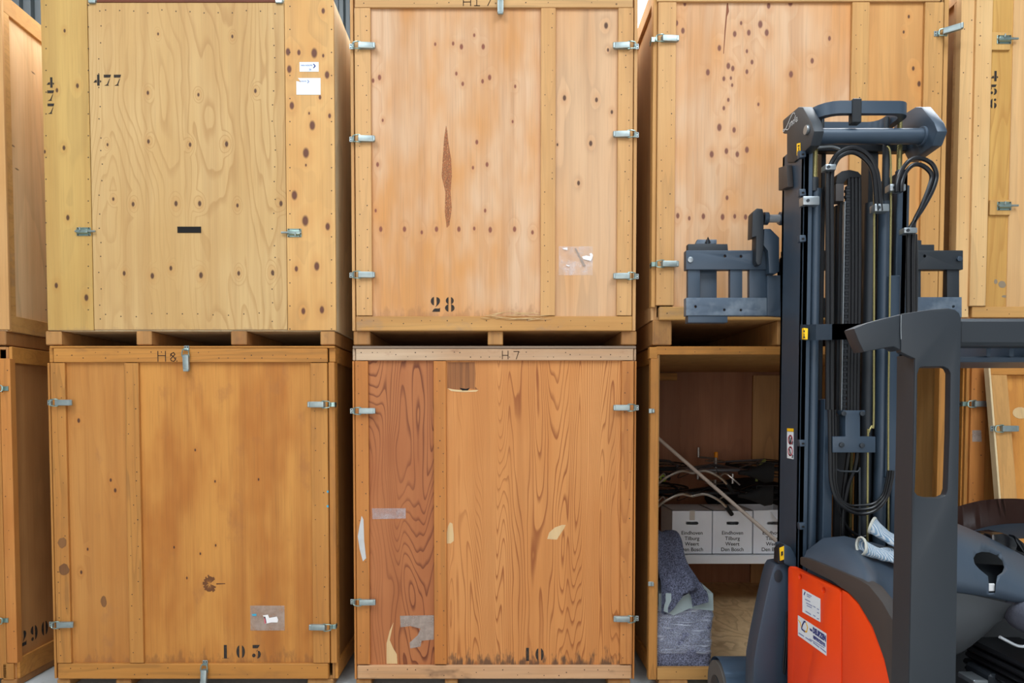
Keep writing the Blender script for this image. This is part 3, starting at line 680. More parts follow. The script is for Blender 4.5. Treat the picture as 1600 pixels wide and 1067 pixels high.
# ================= upper crate of the fourth column (behind the mast)
c = Crate('plywood storage crate above the open crate, behind the lift mast', 1020, 1478, 260, UPBOT, U(780, -28, 0).z, M)
c.shell(M['pale_side'], M['pale_side'], M['skid'], U(780, 500, 0).z, ((1020, 1050), (1215, 1250), (1440, 1476)), rails=(.1, .09))
c.board('corner_post', 1019.5, -28, 1026, 480, .0, M['pine_stile'], .06); c.board('corner_post', 1471, -28, 1478, 500, .0, M['pine_stile'], .05)
c.board('top_rail', 1027, -28, 1470, 2, .02, M['pink_rail'], nn=16); c.board('bottom_rail', 1030, 479, 1470, 500, .02, M['beam_rail'], .04, nn=18, bev=.005)
kk = [(1057,36,3),(1067,48,3.2),(1070,6,2.6),(1201,9,3.2),(1188,38,4),(1198,51,3.6),(1170,51,3.2),(1158,36,2.2),(1148,53,3.2),(1124,75,3.2),(1167,80,2.2),(1138,103,3.4),(1145,107,3),(1175,97,2.6),(1167,112,2.6),(1106,113,3.4),(1131,123,2.6),(1142,122,2),(1144,133,2),(1138,156,2.2),(1131,169,2.4),(1185,163,2),(1124,199,4),(1147,203,3),(1135,236,3.2),(1167,234,3.4),(1152,241,3.2),(1112,241,3.6),(1236,116,3.6),(1235,4,4),
      (1059,337,3),(1077,341,2.4),(1099,338,3.2),(1129,339,3.4),(1148,338,2.6),(1165,339,3),(1136,309,2.6),(1269,95,3),(1296,60,2.6)]
c.panel('front_panel', 1053, 1, 1330, 481, 'panel_behind_mast', kk, c1=(219, 183, 156), c2=(213, 152, 94), line=(188, 130, 80), amt=.28, K=8, sx=3, sz=.28, blotch=1.5, fine=.2, knotcol=(112, 62, 50), seed=71)
c.panel('front_panel', 1353, 1, 1443, 481, 'panel_behind_mast_narrow', [(1420,26,2),(1427,107,2.4),(1436,131,3),(1412,50,1.8)], c1=(216, 164, 106), c2=(208, 150, 88), amt=.3, K=7, sx=3, sz=.3, seed=73)
c.board('stile', 1027, 3, 1055, 477, .02, M['pink_stile'], nn=26); c.board('batten', 1328, 3, 1355, 478, .02, M['pine_stile'], nn=24); c.board('stile', 1441, 3, 1470, 478, .02, M['pine_stile'], nn=22)
latch(c.r, 1028, 62, -.02, 'R', 'side'); latch(c.r, 1028, 413, -.02, 'R', 'side'); latch(c.r, 1468, 53, -.02, 'R', 'front', open_deg=-42)
bm = new(); p = U(1122, 0, 0)
for pts in ([(1137,0),(1139,18),(1136,26),(1134,48),(1131,84),(1130,84),(1132,48),(1134,24),(1135,10)],): prism(bm, [Vector((U(a, b, 0).x, -.0003, U(a, b, 0).z)) for a, b in pts], (0, -.0004, 0))
lab(obj('crack', bm, plain('crack_brown', (132, 78, 52), .8), c.r), 'long crack in the plywood')

# ================= open crate, lower, fourth column
c = Crate('open-fronted storage crate holding boxes, bicycles and a wrapped package', 1021, 1478, 800, 0.0, LOWTOP, {'floor': M['floor_ply']})
OPEN = c
c.shell(M['inner'], M['amber_rail'], M['skid'], ZL, ((1030, 1075), (1240, 1275), (1440, 1476)))
c.board('corner_post', 1015, 560, 1027.5, 1062, .0, M['amber_stile'], .05); c.board('corner_post', 1463, 560, 1477.5, 1062, .0, M['amber_stile'], .05)
c.board('post_end', 1015, 542, 1027.5, 560, .0, M['amber_rail'], .05); c.board('post_end', 1463, 542, 1477.5, 560, .0, M['amber_rail'], .05)
c.board('top_edge', 1026, 541, 1464, 554, .0, M['amber_rail'], .03, nn=12); c.board('bottom_rail', 1027, 1044, 1464, 1062, .0, M['pine_rail'], .04, nn=10)
latch(c.r, 1021, 642, .0, 'R', 'bare', lever=False); latch(c.r, 1020, 912, .0, 'R', 'bare', lever=False)
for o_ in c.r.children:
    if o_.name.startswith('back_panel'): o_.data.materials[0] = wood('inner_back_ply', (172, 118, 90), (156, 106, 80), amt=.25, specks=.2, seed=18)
bm = new(); a = U(1175, 800, 2.36); box(bm, a.x, a.x+.42, 2.37, 2.40, ZL+.02, LOWTOP-.05, .002); obj('patch_board', bm, wood('inner_pale_ply', (200, 154, 108), (186, 138, 94), amt=.35, specks=.4, seed=81), c.r)
bm = new(); box(bm, c.x0+.05, c.x0+.75, 2.34, 2.40, LOWTOP-.10, LOWTOP-.03, .003); obj('inner_batten', bm, M['amber_rail'], c.r)

# ================= far right column
c = Crate('pale pine storage crate stencilled 456 with boards and slide bolts', 1497, 1900, 260, UPBOT, U(780, -30, 0).z, M)
c.shell(M['pale_side'], M['pink_rail'], M['skid'], U(780, 496, 0).z, ((1500, 1525), (1690, 1720), (1870, 1898)))
pale = wood('bright_pine_board', (226, 188, 140), (218, 174, 122), amt=.25, K=6, sx=7, sz=.4, specks=.2, seed=91); pale_ply = wood('bright_pine_ply', (228, 188, 142), (222, 176, 126), amt=.2, K=6, sx=3, sz=.3, specks=.12, seed=95)
c.board('corner_post', 1497.5, -30, 1519.5, 496, .0, pale, .05, nn=16); c.board('stile', 1521, -30, 1546.5, 478, .02, pale, nn=22, thick=.04)
c.board('side_board', 1546.5, -30, 1579, 480, .0, wood('yellow_grained_board', (214, 170, 100), (204, 158, 88), (172, 118, 56), amt=.55, K=12, sx=5, sz=.5, seed=93), .02)
c.board('front_panel', 1579, -30, 1880, 480, .006, pale_ply, nn=14); c.board('bottom_rail', 1519, 479, 1880, 496, .01, M['pine_rail'], .04, nn=8)
M['yellow_block'] = wood('yellow_block', (212, 168, 106), (202, 156, 92), amt=.25, seed=96)
for y0, y1 in ((50, 78), (312, 336)):
    o = c.board('bolt_block', 1546.8, y0, 1579, y1, .014, M['yellow_block'], .014)
bolt(c.r, 1580, 62, -.014, True); bolt(c.r, 1580, 322, -.014, True)
p = U(1547.5, 127, 0); stencil(c.r, '456', p.x, p.z, -.0006, .062, 0, -.082)
blots(c.r, [(1556,440,3,4),(1566,444,6,6),(1570,463,5,2)], plain('grey_smudge', (140, 122, 100), .8), -.0006)

c = Crate('amber storage crate behind the leaning crate door, at the floor', 1506, 1900, 700, 0.0, LOWTOP, M)
c.shell(M['amber_side'], M['amber_rail'], M['skid'], ZL, ((1510, 1535), (1690, 1720), (1870, 1898)))
c.board('corner_post', 1505.5, 542, 1512.6, 1060, .0, M['amber_stile'], .05); c.board('top_rail', 1506, 542, 1880, 566, .02, M['amber_rail'], nn=18)
c.board('front_panel', 1536, 562, 1880, 1040, .0, M['amber_stile']); c.board('stile', 1513.5, 566, 1537, 1038, .02, wood('red_amber_stile', (200, 134, 72), (188, 120, 60), amt=.3, K=7, sx=6, sz=.4, specks=.3, seed=98), nn=14); c.board('bottom_rail', 1513, 1040, 1880, 1062, .02, M['amber_rail'], .04)
latch(c.r, 1513.5, 631, -.02, 'R', 'side')
patch(c.r, [(1519,672),(1533,672),(1534,690),(1519,690)], M['film_grey'], 'film_scrap', 'square scrap of clear film', -.0203)

# ================= far left column
c = Crate('pale plywood storage crate cut off at the left edge, upper of two', -520, 8, 300, UPBOT, U(780, -15, 0).z, M)
mside = wood('left_flank_ply', (240, 206, 168), (228, 186, 140), amt=.3, K=9, specks=.35, seed=101)
c.shell(mside, M['pine_rail'], M['skid'], U(780, 517, 0).z, ((-515, -480), (-25, 8)), rails=(.11, .1))
c.board('front_panel', -515, -15, 8, 515, .0, M['pink_stile']); 
c = Crate('brown storage crate stencilled 290 on its flank, lower left edge', -520, 21, 800, 0.0, LOWTOP, M)
c.shell(M['brown_side'], M['amber_rail'], M['skid'], ZL, ((-515, -480), (0, 25)), rails=(.1, .13), endpost=.01)
c.board('front_panel', -515, 545, 4, 1060, .0, M['amber_stile']); c.board('corner_post', 4.6, 560, 21, 1036, .0, M['fir_stile'], .05, nn=12); c.board('post_end', 4.6, 1037, 21, 1062, .0, M['amber_stile'], .05)
latch(c.r, 3, 607, -.004, 'L', 'side'); latch(c.r, 3, 969, -.004, 'L', 'side')
xs = c.x1-.02; q = UX(30.5, 1012, xs); stencil(c.r, '290', q.y, q.z, 0, .1, .105, .0, side=xs+.0003)
# ---------------------------------------------------------------- reach truck
M['steel_blue'] = plain('slate_blue_paint', (52, 66, 81), .42, .1, .5, .25, 5, c2=(44, 56, 69))
M['steel_dark'] = plain('anthracite_paint', (38, 43, 49), .5, .05, .45, .2, 4, c2=(33, 38, 44))
M['steel_black'] = plain('black_steel', (30, 32, 36), .5, .2, .4, .3, 9)
M['hood'] = plain('blue_grey_plastic', (66, 78, 92), .45, 0, .45, .15, 6, c2=(60, 71, 84))
M['trim'] = plain('brown_black_trim', (62, 56, 54), .55, 0, .4, .15, 6)
M['orange'] = plain('orange_paint', (240, 66, 12), .35, 0, .5, .1, 3, c2=(228, 58, 10))
M['rubber'] = plain('hose_rubber', (24, 24, 27), .3, 0, .5, .2, 30)
M['chrome'] = plain('chrome_rod', (205, 208, 212), .25, .6, .5, .1, 20)
M['brass'] = plain('yellow_plated_pipe', (190, 176, 120), .25, .85, .5, .2, 20)
M['clamp'] = plain('grey_clamp', (150, 156, 160), .35, .7, .5, .2, 30)
M['yellow'] = plain('warning_yellow', (250, 196, 20), .5)
M['red'] = plain('red_knob', (220, 44, 60), .4)
M['black_print'] = plain('black_print', (30, 30, 32), .7)
M['white_paint'] = plain('white_lettering', (225, 225, 225), .5)
M['gloss'] = plain('glossy_black', (22, 22, 26), .15, 0, .6)
M['seat_cloth'] = plain('grey_seat_cloth', (104, 106, 118), .9, 0, .2, .4, 160, 1)
M['tyre'] = plain('polyurethane_tyre', (92, 88, 84), .7, 0, .3, .3, 12)
M['scuffed'] = plain('scuffed_blue_paint', (70, 84, 100), .45, .1, .5, .7, 9, c2=(118, 128, 138))
YM = -.86
TR = thing('reach_truck', 'orange and slate-grey reach truck with its mast raised before the open crate', 'forklift', (1.85, -1.0, 0))
def plate(name, pts, Y, th, mat, bev=.004, holes=(), parent=TR, label=None):
    """an outline standing at distance plane Y, th thick away from the camera"""
    bm = new(); prism(bm, [U(a, b, Y) for a, b in pts], (0, th, 0), 0, [[U(a, b, Y) for a, b in h] for h in holes], bev)
    o = obj(name, bm, mat, parent); return lab(o, label) if label else o
def rect(px0, py0, px1, py1): return [(px0, py0), (px1, py0), (px1, py1), (px0, py1)]
def ring(px, py, rx, ry, n=12): return [(px+rx*math.cos(2*math.pi*k/n), py+ry*math.sin(2*math.pi*k/n)) for k in range(n)]
def vbar(name, px0, px1, py0, py1, Y, th, mat, bev=.004, parent=TR):
    a = U(px0, (py0+py1)/2, Y); b = U(px1, (py0+py1)/2, Y); z1 = U(px0, py0, Y).z; z0 = U(px0, py1, Y).z
    bm = new(); box(bm, a.x, b.x, Y, Y+th, z0, z1, bev); return obj(name, bm, mat, parent)
def vrod(name, px, py0, py1, Y, rpx, mat, parent=TR, seg=16, bm=None):
    d = Y-CAM.y; r = rpx/FPX*d; x = U(px, (py0+py1)/2, Y).x; z1 = U(px, py0, Y).z; z0 = U(px, py1, Y).z
    own = bm is None; bm = bm or new(); cyl(bm, (x, Y, z0), (x, Y, z1), r, seg)
    return obj(name, bm, mat, parent) if own else bm
def hose(name, pts, Y, rpx, mat, parent=TR, n=8, seg=10):
    bm = new(); d = (Y if not callable(Y) else Y(0))-CAM.y
    P = [U(p[0], p[1], p[2] if len(p) > 2 else Y) for p in pts]; tube(bm, spline(P, n), rpx/FPX*d, seg); return obj(name, bm, mat, parent)

XL = U(1251, 600, YM).x; XR = U(1418, 500, YM).x
# mast rails: web and two flanges each
def rail(x_out, sgn, ztop, y0, y1, name, flange=.07, web=.028):
    bm = new(); box(bm, x_out, x_out+sgn*web, y0, y1, .12, ztop, .004); box(bm, x_out, x_out+sgn*flange, y0, y0+.03, .12, ztop, .004); box(bm, x_out, x_out+sgn*flange, y1-.03, y1, .12, ztop, .004)
    return obj(name, bm, M['steel_blue'], TR)
ZT = U(1251, 215, YM).z
lr = rail(XL, 1, ZT, YM, YM+.26, 'mast_rail', .045)
rr = rail(XR, -1, U(1418, 262, YM).z, YM+.02, YM+.22, 'mast_rail', .05)
# inner stages
vbar('inner_rail', 1286.5, 1301, 623, 900, YM-.01, .1, M['steel_blue']); vbar('inner_rail', 1387, 1404.5, 430, 746, YM-.01, .12, M['steel_blue'])
vbar('inner_rail', 1352, 1367, 238, 900, YM+.14, .08, M['steel_dark']); vbar('inner_rail', 1279, 1286, 236, 900, YM+.16, .09, M['steel_black'])
# cylinders
lc = vrod('lift_cylinder', 1270.5, 296, 900, YM+.03, 7.6, M['steel_blue']); vrod('gland', 1270.5, 279, 300, YM+.03, 8, M['steel_dark'], lc); vrod('piston_rod', 1273, 226, 282, YM+.03, 4.4, M['brass'], lc)
rc = vrod('lift_cylinder', 1378, 316, 900, YM+.04, 9, M['steel_blue']); vrod('piston_rod', 1384, 222, 318, YM+.05, 5.2, M['steel_dark'], rc)
rc2 = vrod('lift_cylinder', 1405, 292, 900, YM+.06, 8.6, M['steel_blue']); vrod('piston_rod', 1405, 222, 292, YM+.06, 4, M['brass'], rc2)
vrod('lift_cylinder', 1355, 318, 900, YM+.1, 9.5, M['steel_dark'])
def clampp(px0, py0, px1, py1, Y, parent):
    o = plate('hose_clamp', rect(px0, py0, px1, py1), Y, .05, M['clamp'], .006, parent=parent); bm = new(); p = U((px0*.7+px1*.3), (py0+py1)/2, Y-.004); cyl(bm, p, p+Vector((0, .02, 0)), .008, 8); obj('bolt', bm, M['steel_dark'], o) if parent is TR else obj('clamp_bolt', bm, M['steel_dark'], parent)
clampp(1255, 306, 1281, 320, YM-.03, lc); clampp(1367, 318, 1390, 330, YM-.05, rc); clampp(1391, 287, 1416, 298, YM-.05, rc2)
for y in (300, 372, 692, 822, 240): 
    o = plate('rail_lug', [(1249, y-5), (1259, y-5), (1260, y+5), (1250, y+6)], YM-.025, .03, M['steel_blue'], .004); plate('lug_hole', ring(1255, y+1, 2.4, 1.6, 8), YM-.0265, .003, M['dark_hole'], 0, parent=o)
# thin plated pipes
hose('pressure_pipe', [(1366, 300), (1365.5, 500), (1365, 655), (1362, 665), (1357, 676), (1356, 690), (1355, 900)], YM, 1.7, M['brass'])
hose('pressure_pipe', [(1386, 228), (1391, 240), (1392, 300), (1390, 480), (1388, 640), (1388, 850)], YM-.015, 1.5, M['brass'])
hose('pressure_pipe', [(1262, 232), (1280, 230), (1300, 229), (1312, 233)], YM, 2.2, M['clamp'])
# hoses running up the left, over the top, and down to the right cylinder
for k, dx in enumerate((0, 6.5)):
    hs = hose('hydraulic_hose', [(1293+dx, 640), (1293+dx, 400), (1293+dx, 285), (1296+dx, 262), (1309+dx*.6, 240+dx*.7), (1333, 231+dx*1.1), (1357-dx*.7, 243+dx), (1371-dx*.9, 272), (1376-dx, 320), (1377-dx, 330)], YM-.04, 3.4, M['rubber'])
clampp(1290, 256, 1307, 265, YM-.07, hs)
# loops at the right
for k in range(2):
    d = k*8
    hs = hose('hydraulic_hose', [(1401+d*.9, 300), (1402+d*.9, 285), (1409+d*.8, 266+d*.4), (1421+d*.5, 251+d), (1436, 247+d*1.25), (1455-d*.8, 255+d*1.1), (1463-d*.9, 273+d*.3), (1458-d*.9, 295), (1444-d*.5, 322), (1429, 345), (1421+d*.8, 362), (1419+d*.9, 400), (1419+d*.9, 520), (1418+d*.9, 660)], YM-.06, 3.3, M['rubber'])
clampp(1413, 355, 1434, 364, YM-.09, hs)
hose('hydraulic_hose', [(1431, 366), (1432, 420), (1431, 520), (1430, 640)], YM-.04, 2.2, M['rubber'])
# pulley, chain and the bundle of four hoses
pl = plate('hose_pulley', [(1306, 285), (1308, 274), (1316, 267), (1328, 265), (1341, 268), (1347.5, 275), (1345, 277), (1327, 277), (1319, 285), (1318, 290), (1308, 289)], YM+.02, .12, M['steel_black'], .004)
plate('pulley_bracket', rect(1306, 287, 1319, 314), YM+.01, .06, M['trim'], .003, parent=pl)
for k in range(4): hose('hydraulic_hose', [(1326+k*5.6, 278), (1326.5+k*5.6, 300), (1326.5+k*5.4, 460), (1325+k*5, 645), (1325+k*4.6, 690)], YM+.03, 2.7, M['rubber'], n=4)
bm = new(); rnd = random.Random(5)
x0 = U(1321, 460, YM+.03).x; zt = U(1321, 290, YM).z; zb = U(1321, 643, YM).z; z = zb; k = 0
while z < zt:
    w = .0125 if k % 2 else .009
    box(bm, x0-w, x0+w, YM+.02, YM+.04, z, z+.017, .003); z += .0145; k += 1
obj('lift_chain', bm, M['steel_black'], TR)
vbar('chain_guide', 1309.5, 1316.5, 314, 645, YM+.05, .03, M['steel_black'])
vbar('chain_guide', 1317, 1318.6, 314, 645, YM+.01, .02, M['clamp'], .001)
vbar('mast_back_channel', 1347, 1358, 400, 900, YM+.17, .05, M['steel_black']); vbar('mast_back_channel', 1303, 1309, 320, 700, YM+.15, .04, M['steel_black'])
# mast head
d1, d2 = -.93, -.66
A = [UX(a, b, U(1264, 200, d1).x) for a, b in [(1223, 209), (1222.5, 188), (1247, 167), (1254, 167), (1268, 191), (1272, 205), (1266, 228), (1240, 254), (1229, 254), (1229, 209)]]
bm = new(); prism(bm, A, (.05, 0, 0), 0, (), .008); hl = obj('mast_head_plate', bm, M['steel_dark'], TR)
xr = U(1470, 195, d1).x
Bp = [(p.y, p.z) for p in A]; bm = new()
prism(bm, [Vector((xr-.05, y, z)) for y, z in Bp[:8]], (.05, 0, 0), 0, (), .008); hr = obj('mast_head_plate', bm, M['steel_blue'], TR)
bm = new(); pa = U(1268, 213, d1+.06); pb = U(1448, 213, d1+.06); pb.x = xr-.045; pa.x = A[0].x+.05
cyl(bm, (pa.x, d1+.06, pa.z), (pb.x, d1+.06, pa.z), .037, 24); ct = obj('cross_tube', bm, M['steel_blue'], TR)
bm = new()
for x in (pa.x+.008, pb.x-.008): cyl(bm, (x-.008, d1+.06, pa.z), (x+.008, d1+.06, pa.z), .046, 20)
obj('weld_collar', bm, M['scuffed'], ct)
bm = new(); p = UX(1262, 203, A[0].x); cyl(bm, p+Vector((-.012, 0, 0)), p+Vector((.01, 0, 0)), .022, 12); obj('pin', bm, M['clamp'], hl)
# script lettering on the left head plate (seen from its outer side): strokes in photo positions on that plane
X0 = A[0].x
def on_plane(X, pts): return [UX(a, b, X) for a, b in pts]
def ribbon(name, strokes, w, mat, parent, n, smooth=True):
    bm = new(); n = Vector(n)
    for s in strokes:
        P = spline(s, 4) if smooth else [Vector(q) for q in s]
        for i in range(len(P)-1):
            dv = P[i+1]-P[i]
            if dv.length < 1e-6: continue
            dv.normalize(); q = dv.cross(n)*w*.5; e = dv*w*.25
            prism(bm, [P[i]-q-e, P[i+1]-q+e, P[i+1]+q+e, P[i]+q-e], n*.001)
    return obj(name, bm, mat, parent)
L1 = [[(1242, 178.5), (1241, 176.6), (1238.6, 177.6), (1235.4, 183.5), (1231.5, 193), (1228, 200.5), (1225, 204.8), (1223.4, 204.6), (1224.2, 202.6), (1227, 202), (1230.5, 202.6), (1233, 200)],
      [(1234, 192.2), (1233.4, 197.5), (1234.2, 198.6)], [(1235.6, 191), (1235.4, 197)], [(1235.6, 192.6), (1237.3, 189.4), (1237.9, 190.5), (1237.7, 195.4)],
      [(1241.4, 188), (1240, 187.6), (1239.2, 190.5), (1239.6, 193.4), (1240.8, 192.4), (1241.6, 188.8)], [(1243, 180.5), (1241.6, 188), (1241.4, 192)], [(1243.4, 188.4), (1245.4, 186), (1245.4, 183.6), (1244, 184.4), (1243.3, 187.8), (1244.2, 190.2), (1246.4, 187.6)]]
ribbon('script_lettering', [on_plane(X0-.001, s) for s in L1], .0045, M['white_paint'], hl, (-1, 0, 0))
def side_quad(X, px, th, name, mat, parent):
    bm = new(); prism(bm, on_plane(X, px), (-th, 0, 0)); return obj(name, bm, mat, parent)
s = side_quad(X0-.001, [(1245.2, 224.5), (1250.8, 223), (1250.8, 241), (1245.2, 243)], .001, 'warning_sticker', M['yellow'], hl)
ribbon('pictogram', [on_plane(X0-.0025, q) for q in ([(1247, 228), (1249, 227.5)], [(1248, 231), (1248.4, 236)], [(1246.6, 237), (1248, 240), (1249.6, 238)])], .007, M['black_print'], hl, (-1, 0, 0), False)
# loop guard at the top
yn, yf = -.90, -.66; za = U(1340, 169, yn).z; xa = U(1268, 175, -.8).x; xb = U(1418, 175, yn).x
pts = []
for cx, cy, a0 in ((xb-.06, yf-.06, 0), (xa+.10, yf-.06, 90), (xa+.10, yn+.1, 180), (xb-.06, yn+.06, 270)):
    r = .06 if cx > (xa+xb)/2 else .1
    for k in range(6): a = math.radians(a0+k*18); pts.append(Vector((cx+r*math.cos(a), (cy if r == .06 or cy > -.75 else yn+.1)+ (r if r==.06 else (.06 if cy > -.75 else .1))*math.sin(a), za)))
pts.append(pts[0].copy())
bm = new(); n = len(pts)-1; prof = [(-.012, -.03), (.012, -.03), (.012, .03), (-.012, .03)]; cen = Vector(((xa+xb)/2, (yn+yf)/2, za)); rows = []
for p in pts[:-1]:
    dv = (p-cen); dv.z = 0; dv.normalize(); rows.append([bm.verts.new(p+dv*u*1.6+Vector((0, 0, w))) for u, w in prof])
for i in range(n):
    for k in range(4): bm.faces.new((rows[i][k], rows[i][(k+1) % 4], rows[(i+1) % n][(k+1) % 4], rows[(i+1) % n][k]))
bmesh.ops.recalc_face_normals(bm, faces=bm.faces)
gl = obj('hose_guard_loop', bm, M['steel_blue'], TR)
bm = new(); a = U(1329, 158, yn); b = U(1343, 178, yn); box(bm, a.x, b.x, yn-.022, yn+.02, b.z-.05, a.z+.005, .004); obj('loop_bracket', bm, M['steel_black'], gl)
for px in (1284, 1385, 1406): vrod('loop_stay', px, 184, 222, YM+.08, 3.6, M['brass'] if px > 1400 else M['steel_dark'], gl)
vbar('mast_head_crossbar', 1270, 1420, 224, 236, YM+.12, .05, M['steel_black']); vbar('mast_head_crossbar', 1268, 1420, 214, 224, -.70, .03, M['steel_dark'])
# outer-side fittings of the left rail
bm = new(); prism(bm, on_plane(XL-.002, [(1225, 262), (1238, 258), (1240, 292), (1225, 298)]), (-.03, 0, 0), 0, (), .004); obj('side_bracket', bm, M['trim'], TR)
st = side_quad(XL-.001, [(1230, 674), (1240, 675), (1240, 717.5), (1230, 715.5)], .001, 'safety_sticker', M['paper'], TR)
side_quad(XL-.0015, [(1230, 669), (1240, 669.5), (1240, 674.5), (1230, 673.5)], .001, 'sticker_header', M['yellow'], st)
rg = [[(1235+3.2*math.cos(k*.5), y+6.4*math.sin(k*.5)) for k in range(14)] for y in (687, 705)]
ribbon('prohibition_ring', [on_plane(XL-.0025, r) for r in rg], .008, M['pink'], st, (-1, 0, 0))
ribbon('pictogram', [on_plane(XL-.0035, q) for q in ([(1233.5, 683), (1234, 691)], [(1236.5, 684), (1235, 692)], [(1233.5, 702), (1235, 709)], [(1238.5, 690), (1238, 694)], [(1238.5, 711), (1238, 715)])], .008, M['black_print'], st, (-1, 0, 0), False)
# strap across
bm = new(); P = []
for px, py, Y in ((1250, 519, YM-.02), (1262, 519.5, YM-.07), (1275, 519, YM-.10), (1300, 518.5, YM-.11), (1330, 518, YM-.11), (1400, 518, YM-.11)): P.append(U(px, py, Y))
lo = [p-Vector((0, 0, .038)) for p in P]; hi = [p+Vector((0, 0, .038)) for p in P]; loft(bm, [lo, hi]); 
r = bmesh.ops.solidify(bm, geom=bm.faces[:], thickness=.012); bmesh.ops.recalc_face_normals(bm, faces=bm.faces)
sp_ = obj('mast_strap', bm, M['steel_blue'], TR)
bm = new(); Y_ = YM-.062; prism(bm, [U(a, b, Y_) for a, b in [(1253, 513), (1259.5, 514), (1259, 531), (1253, 530)]], (0, -.02, 0)); s = obj('warning_sticker', bm, M['yellow'], sp_)
bm = new()
for q in (rect(1255.3, 516, 1257.3, 519), rect(1255.8, 521, 1256.8, 526), rect(1254.8, 526, 1258, 528)): prism(bm, [U(a, b, Y_-.021) for a, b in q], (0, -.001, 0))
obj('pictogram', bm, M['black_print'], sp_)
# lower bracket
bk = plate('chain_anchor', [(1317, 641), (1352, 641), (1352, 648), (1344, 648), (1344, 682), (1368, 682), (1368, 707), (1301, 707), (1301, 682), (1321, 682), (1321, 648), (1317, 648)], YM-.06, .06, M['steel_blue'], .003)
for px, py in ((1319, 646), (1348, 646), (1316, 695), (1348, 696)): plate('anchor_bolt', ring(px, py, 4, 4, 8), YM-.07, .012, M['steel_dark'], .001, parent=bk)
vbar('valve_block', 1301, 1321, 648, 684, YM+.0, .05, M['steel_black'])
vbar('cross_member', 1301, 1352, 655, 668, YM+.12, .06, M['steel_black']); vbar('cross_member', 1262, 1418, 848, 900, YM+.06, .08, M['steel_black'])
# U shaped hoses
for k in range(3):
    d = k*4.5
    hose('hydraulic_hose', [(1296+d, 640), (1297+d, 720), (1299+d*.8, 755), (1308+d*.6, 782-d*.3), (1325+d*.2, 797-d*.9), (1346, 803-d*1.5), (1368-d*.3, 797-d*1.2), (1385-d*.6, 778-d*.6), (1393-d*.8, 750), (1395-d*.8, 735)], YM-.05+k*.015, 2.7 if k < 2 else 2, M['rubber'])
hose('hydraulic_hose', [(1305, 760), (1317, 812), (1335, 834), (1352, 838), (1366, 825), (1370, 800), (1370, 740)], YM+.06, 2.4, M['rubber']); hose('hydraulic_hose', [(1310, 780), (1322, 824), (1340, 845), (1358, 845), (1374, 832), (1380, 800)], YM+.08, 2.2, M['rubber'])
hose('hydraulic_hose', [(1340, 706), (1336, 730), (1325, 760), (1318, 800), (1316, 850)], YM+.05, 3, M['rubber']); hose('hydraulic_hose', [(1326, 706), (1322, 735), (1318, 770), (1316, 800)], YM+.07, 3, M['rubber'])
hose('support_bracket', [(1302, 760), (1304, 732), (1312, 736), (1340, 737), (1343, 740), (1343, 860)], YM-.02, 1.6, M['steel_dark'], n=3)
for px in (1331, 1339): vbar('guide_strip', px-2, px+2, 660, 880, YM+.16, .02, wood('unused_%d' % px, (150, 96, 60)) if False else M['brass'] if px == 1331 else M['steel_black'])
vbar('mast_back_plate', 1303, 1330, 700, 900, YM+.2, .02, M['steel_black']); vbar('mast_back_plate', 1345, 1412, 700, 900, YM+.2, .02, M['steel_black'])

# fork carriage, on the mast's far side
YC = -.50
cw = plate('carriage_bar', rect(1072, 391, 1205, 421), YC, .05, M['steel_blue'], .003, holes=[ring(1133, 400, 2.2, 2.4, 8), ring(1158, 400.5, 2.2, 2.4, 8)])
plate('screw', ring(1079, 405.5, 4.4, 4.6), YC-.008, .01, M['clamp'], .002, parent=cw)
cl = plate('carriage_bar', rect(1072, 465, 1226, 493), YC, .05, M['scuffed'], .003, holes=[ring(1087, 479, 2.2, 2.4, 8), ring(1132, 484, 2, 2.2, 8), ring(1158, 484.5, 2, 2.2, 8)])
for a, b in ((1075, 1094), (1141, 1160), (1171, 1198)): plate('carriage_post', rect(a, 418, b, 468), YC+.012, .035, M['steel_blue'], .002)
plate('carriage_back_plate', rect(1094, 418, 1120, 468), YC+.06, .03, M['steel_blue'], .002)
plate('carriage_block', [(1075, 381), (1137, 381), (1138, 393), (1075, 393)], YC+.01, .04, M['steel_dark'], .004); plate('carriage_block', [(1087, 381), (1090, 374), (1120, 374), (1120, 381)], YC+.03, .03, M['scuffed'], .003)
bm = new(); p = U(1106, 377, YC+.02); tube(bm, [p+Vector((-.01, 0, -.01)), p+Vector((0, 0, .02)), p+Vector((.012, 0, -.01))], .006, 6); obj('cable_tie', bm, M['gloss'], cw)
plate('carriage_foot', [(1075, 493), (1137, 493), (1137, 504), (1075, 504)], YC+.006, .06, M['steel_blue'], .003)
plate('carriage_side_plate', [(1199, 430), (1222, 430), (1223, 400), (1228, 393), (1228, 495), (1199, 493)], YC-.01, .04, M['steel_blue'], .003, holes=[ring(1222, 407, 3, 3.4, 8), ring(1222, 479, 3, 3.4, 8)])
plate('load_hook', [(1176, 332), (1183, 325), (1192, 326), (1194, 336), (1193, 390), (1190, 413), (1184, 414), (1181, 408), (1182, 369), (1175, 371)], YC-.05, .07, M['steel_dark'], .006)
plate('load_hook', [(1194, 357), (1204, 357), (1218, 371), (1218, 424), (1212, 428), (1202, 427), (1200, 392), (1193, 383)], YC-.04, .07, M['steel_blue'], .006)
bm = new(); a = U(1193, 341.5, YC-.02); b = U(1226, 341.5, YC-.02); cyl(bm, a, b, .022, 16); sr = obj('reach_pin', bm, M['chrome'], TR)
bm = new(); cyl(bm, a, a+Vector((.022, 0, 0)), .034, 16); cyl(bm, b-Vector((.03, 0, 0)), b-Vector((.016, 0, 0)), .036, 6); obj('pin_collar', bm, M['steel_blue'], sr)
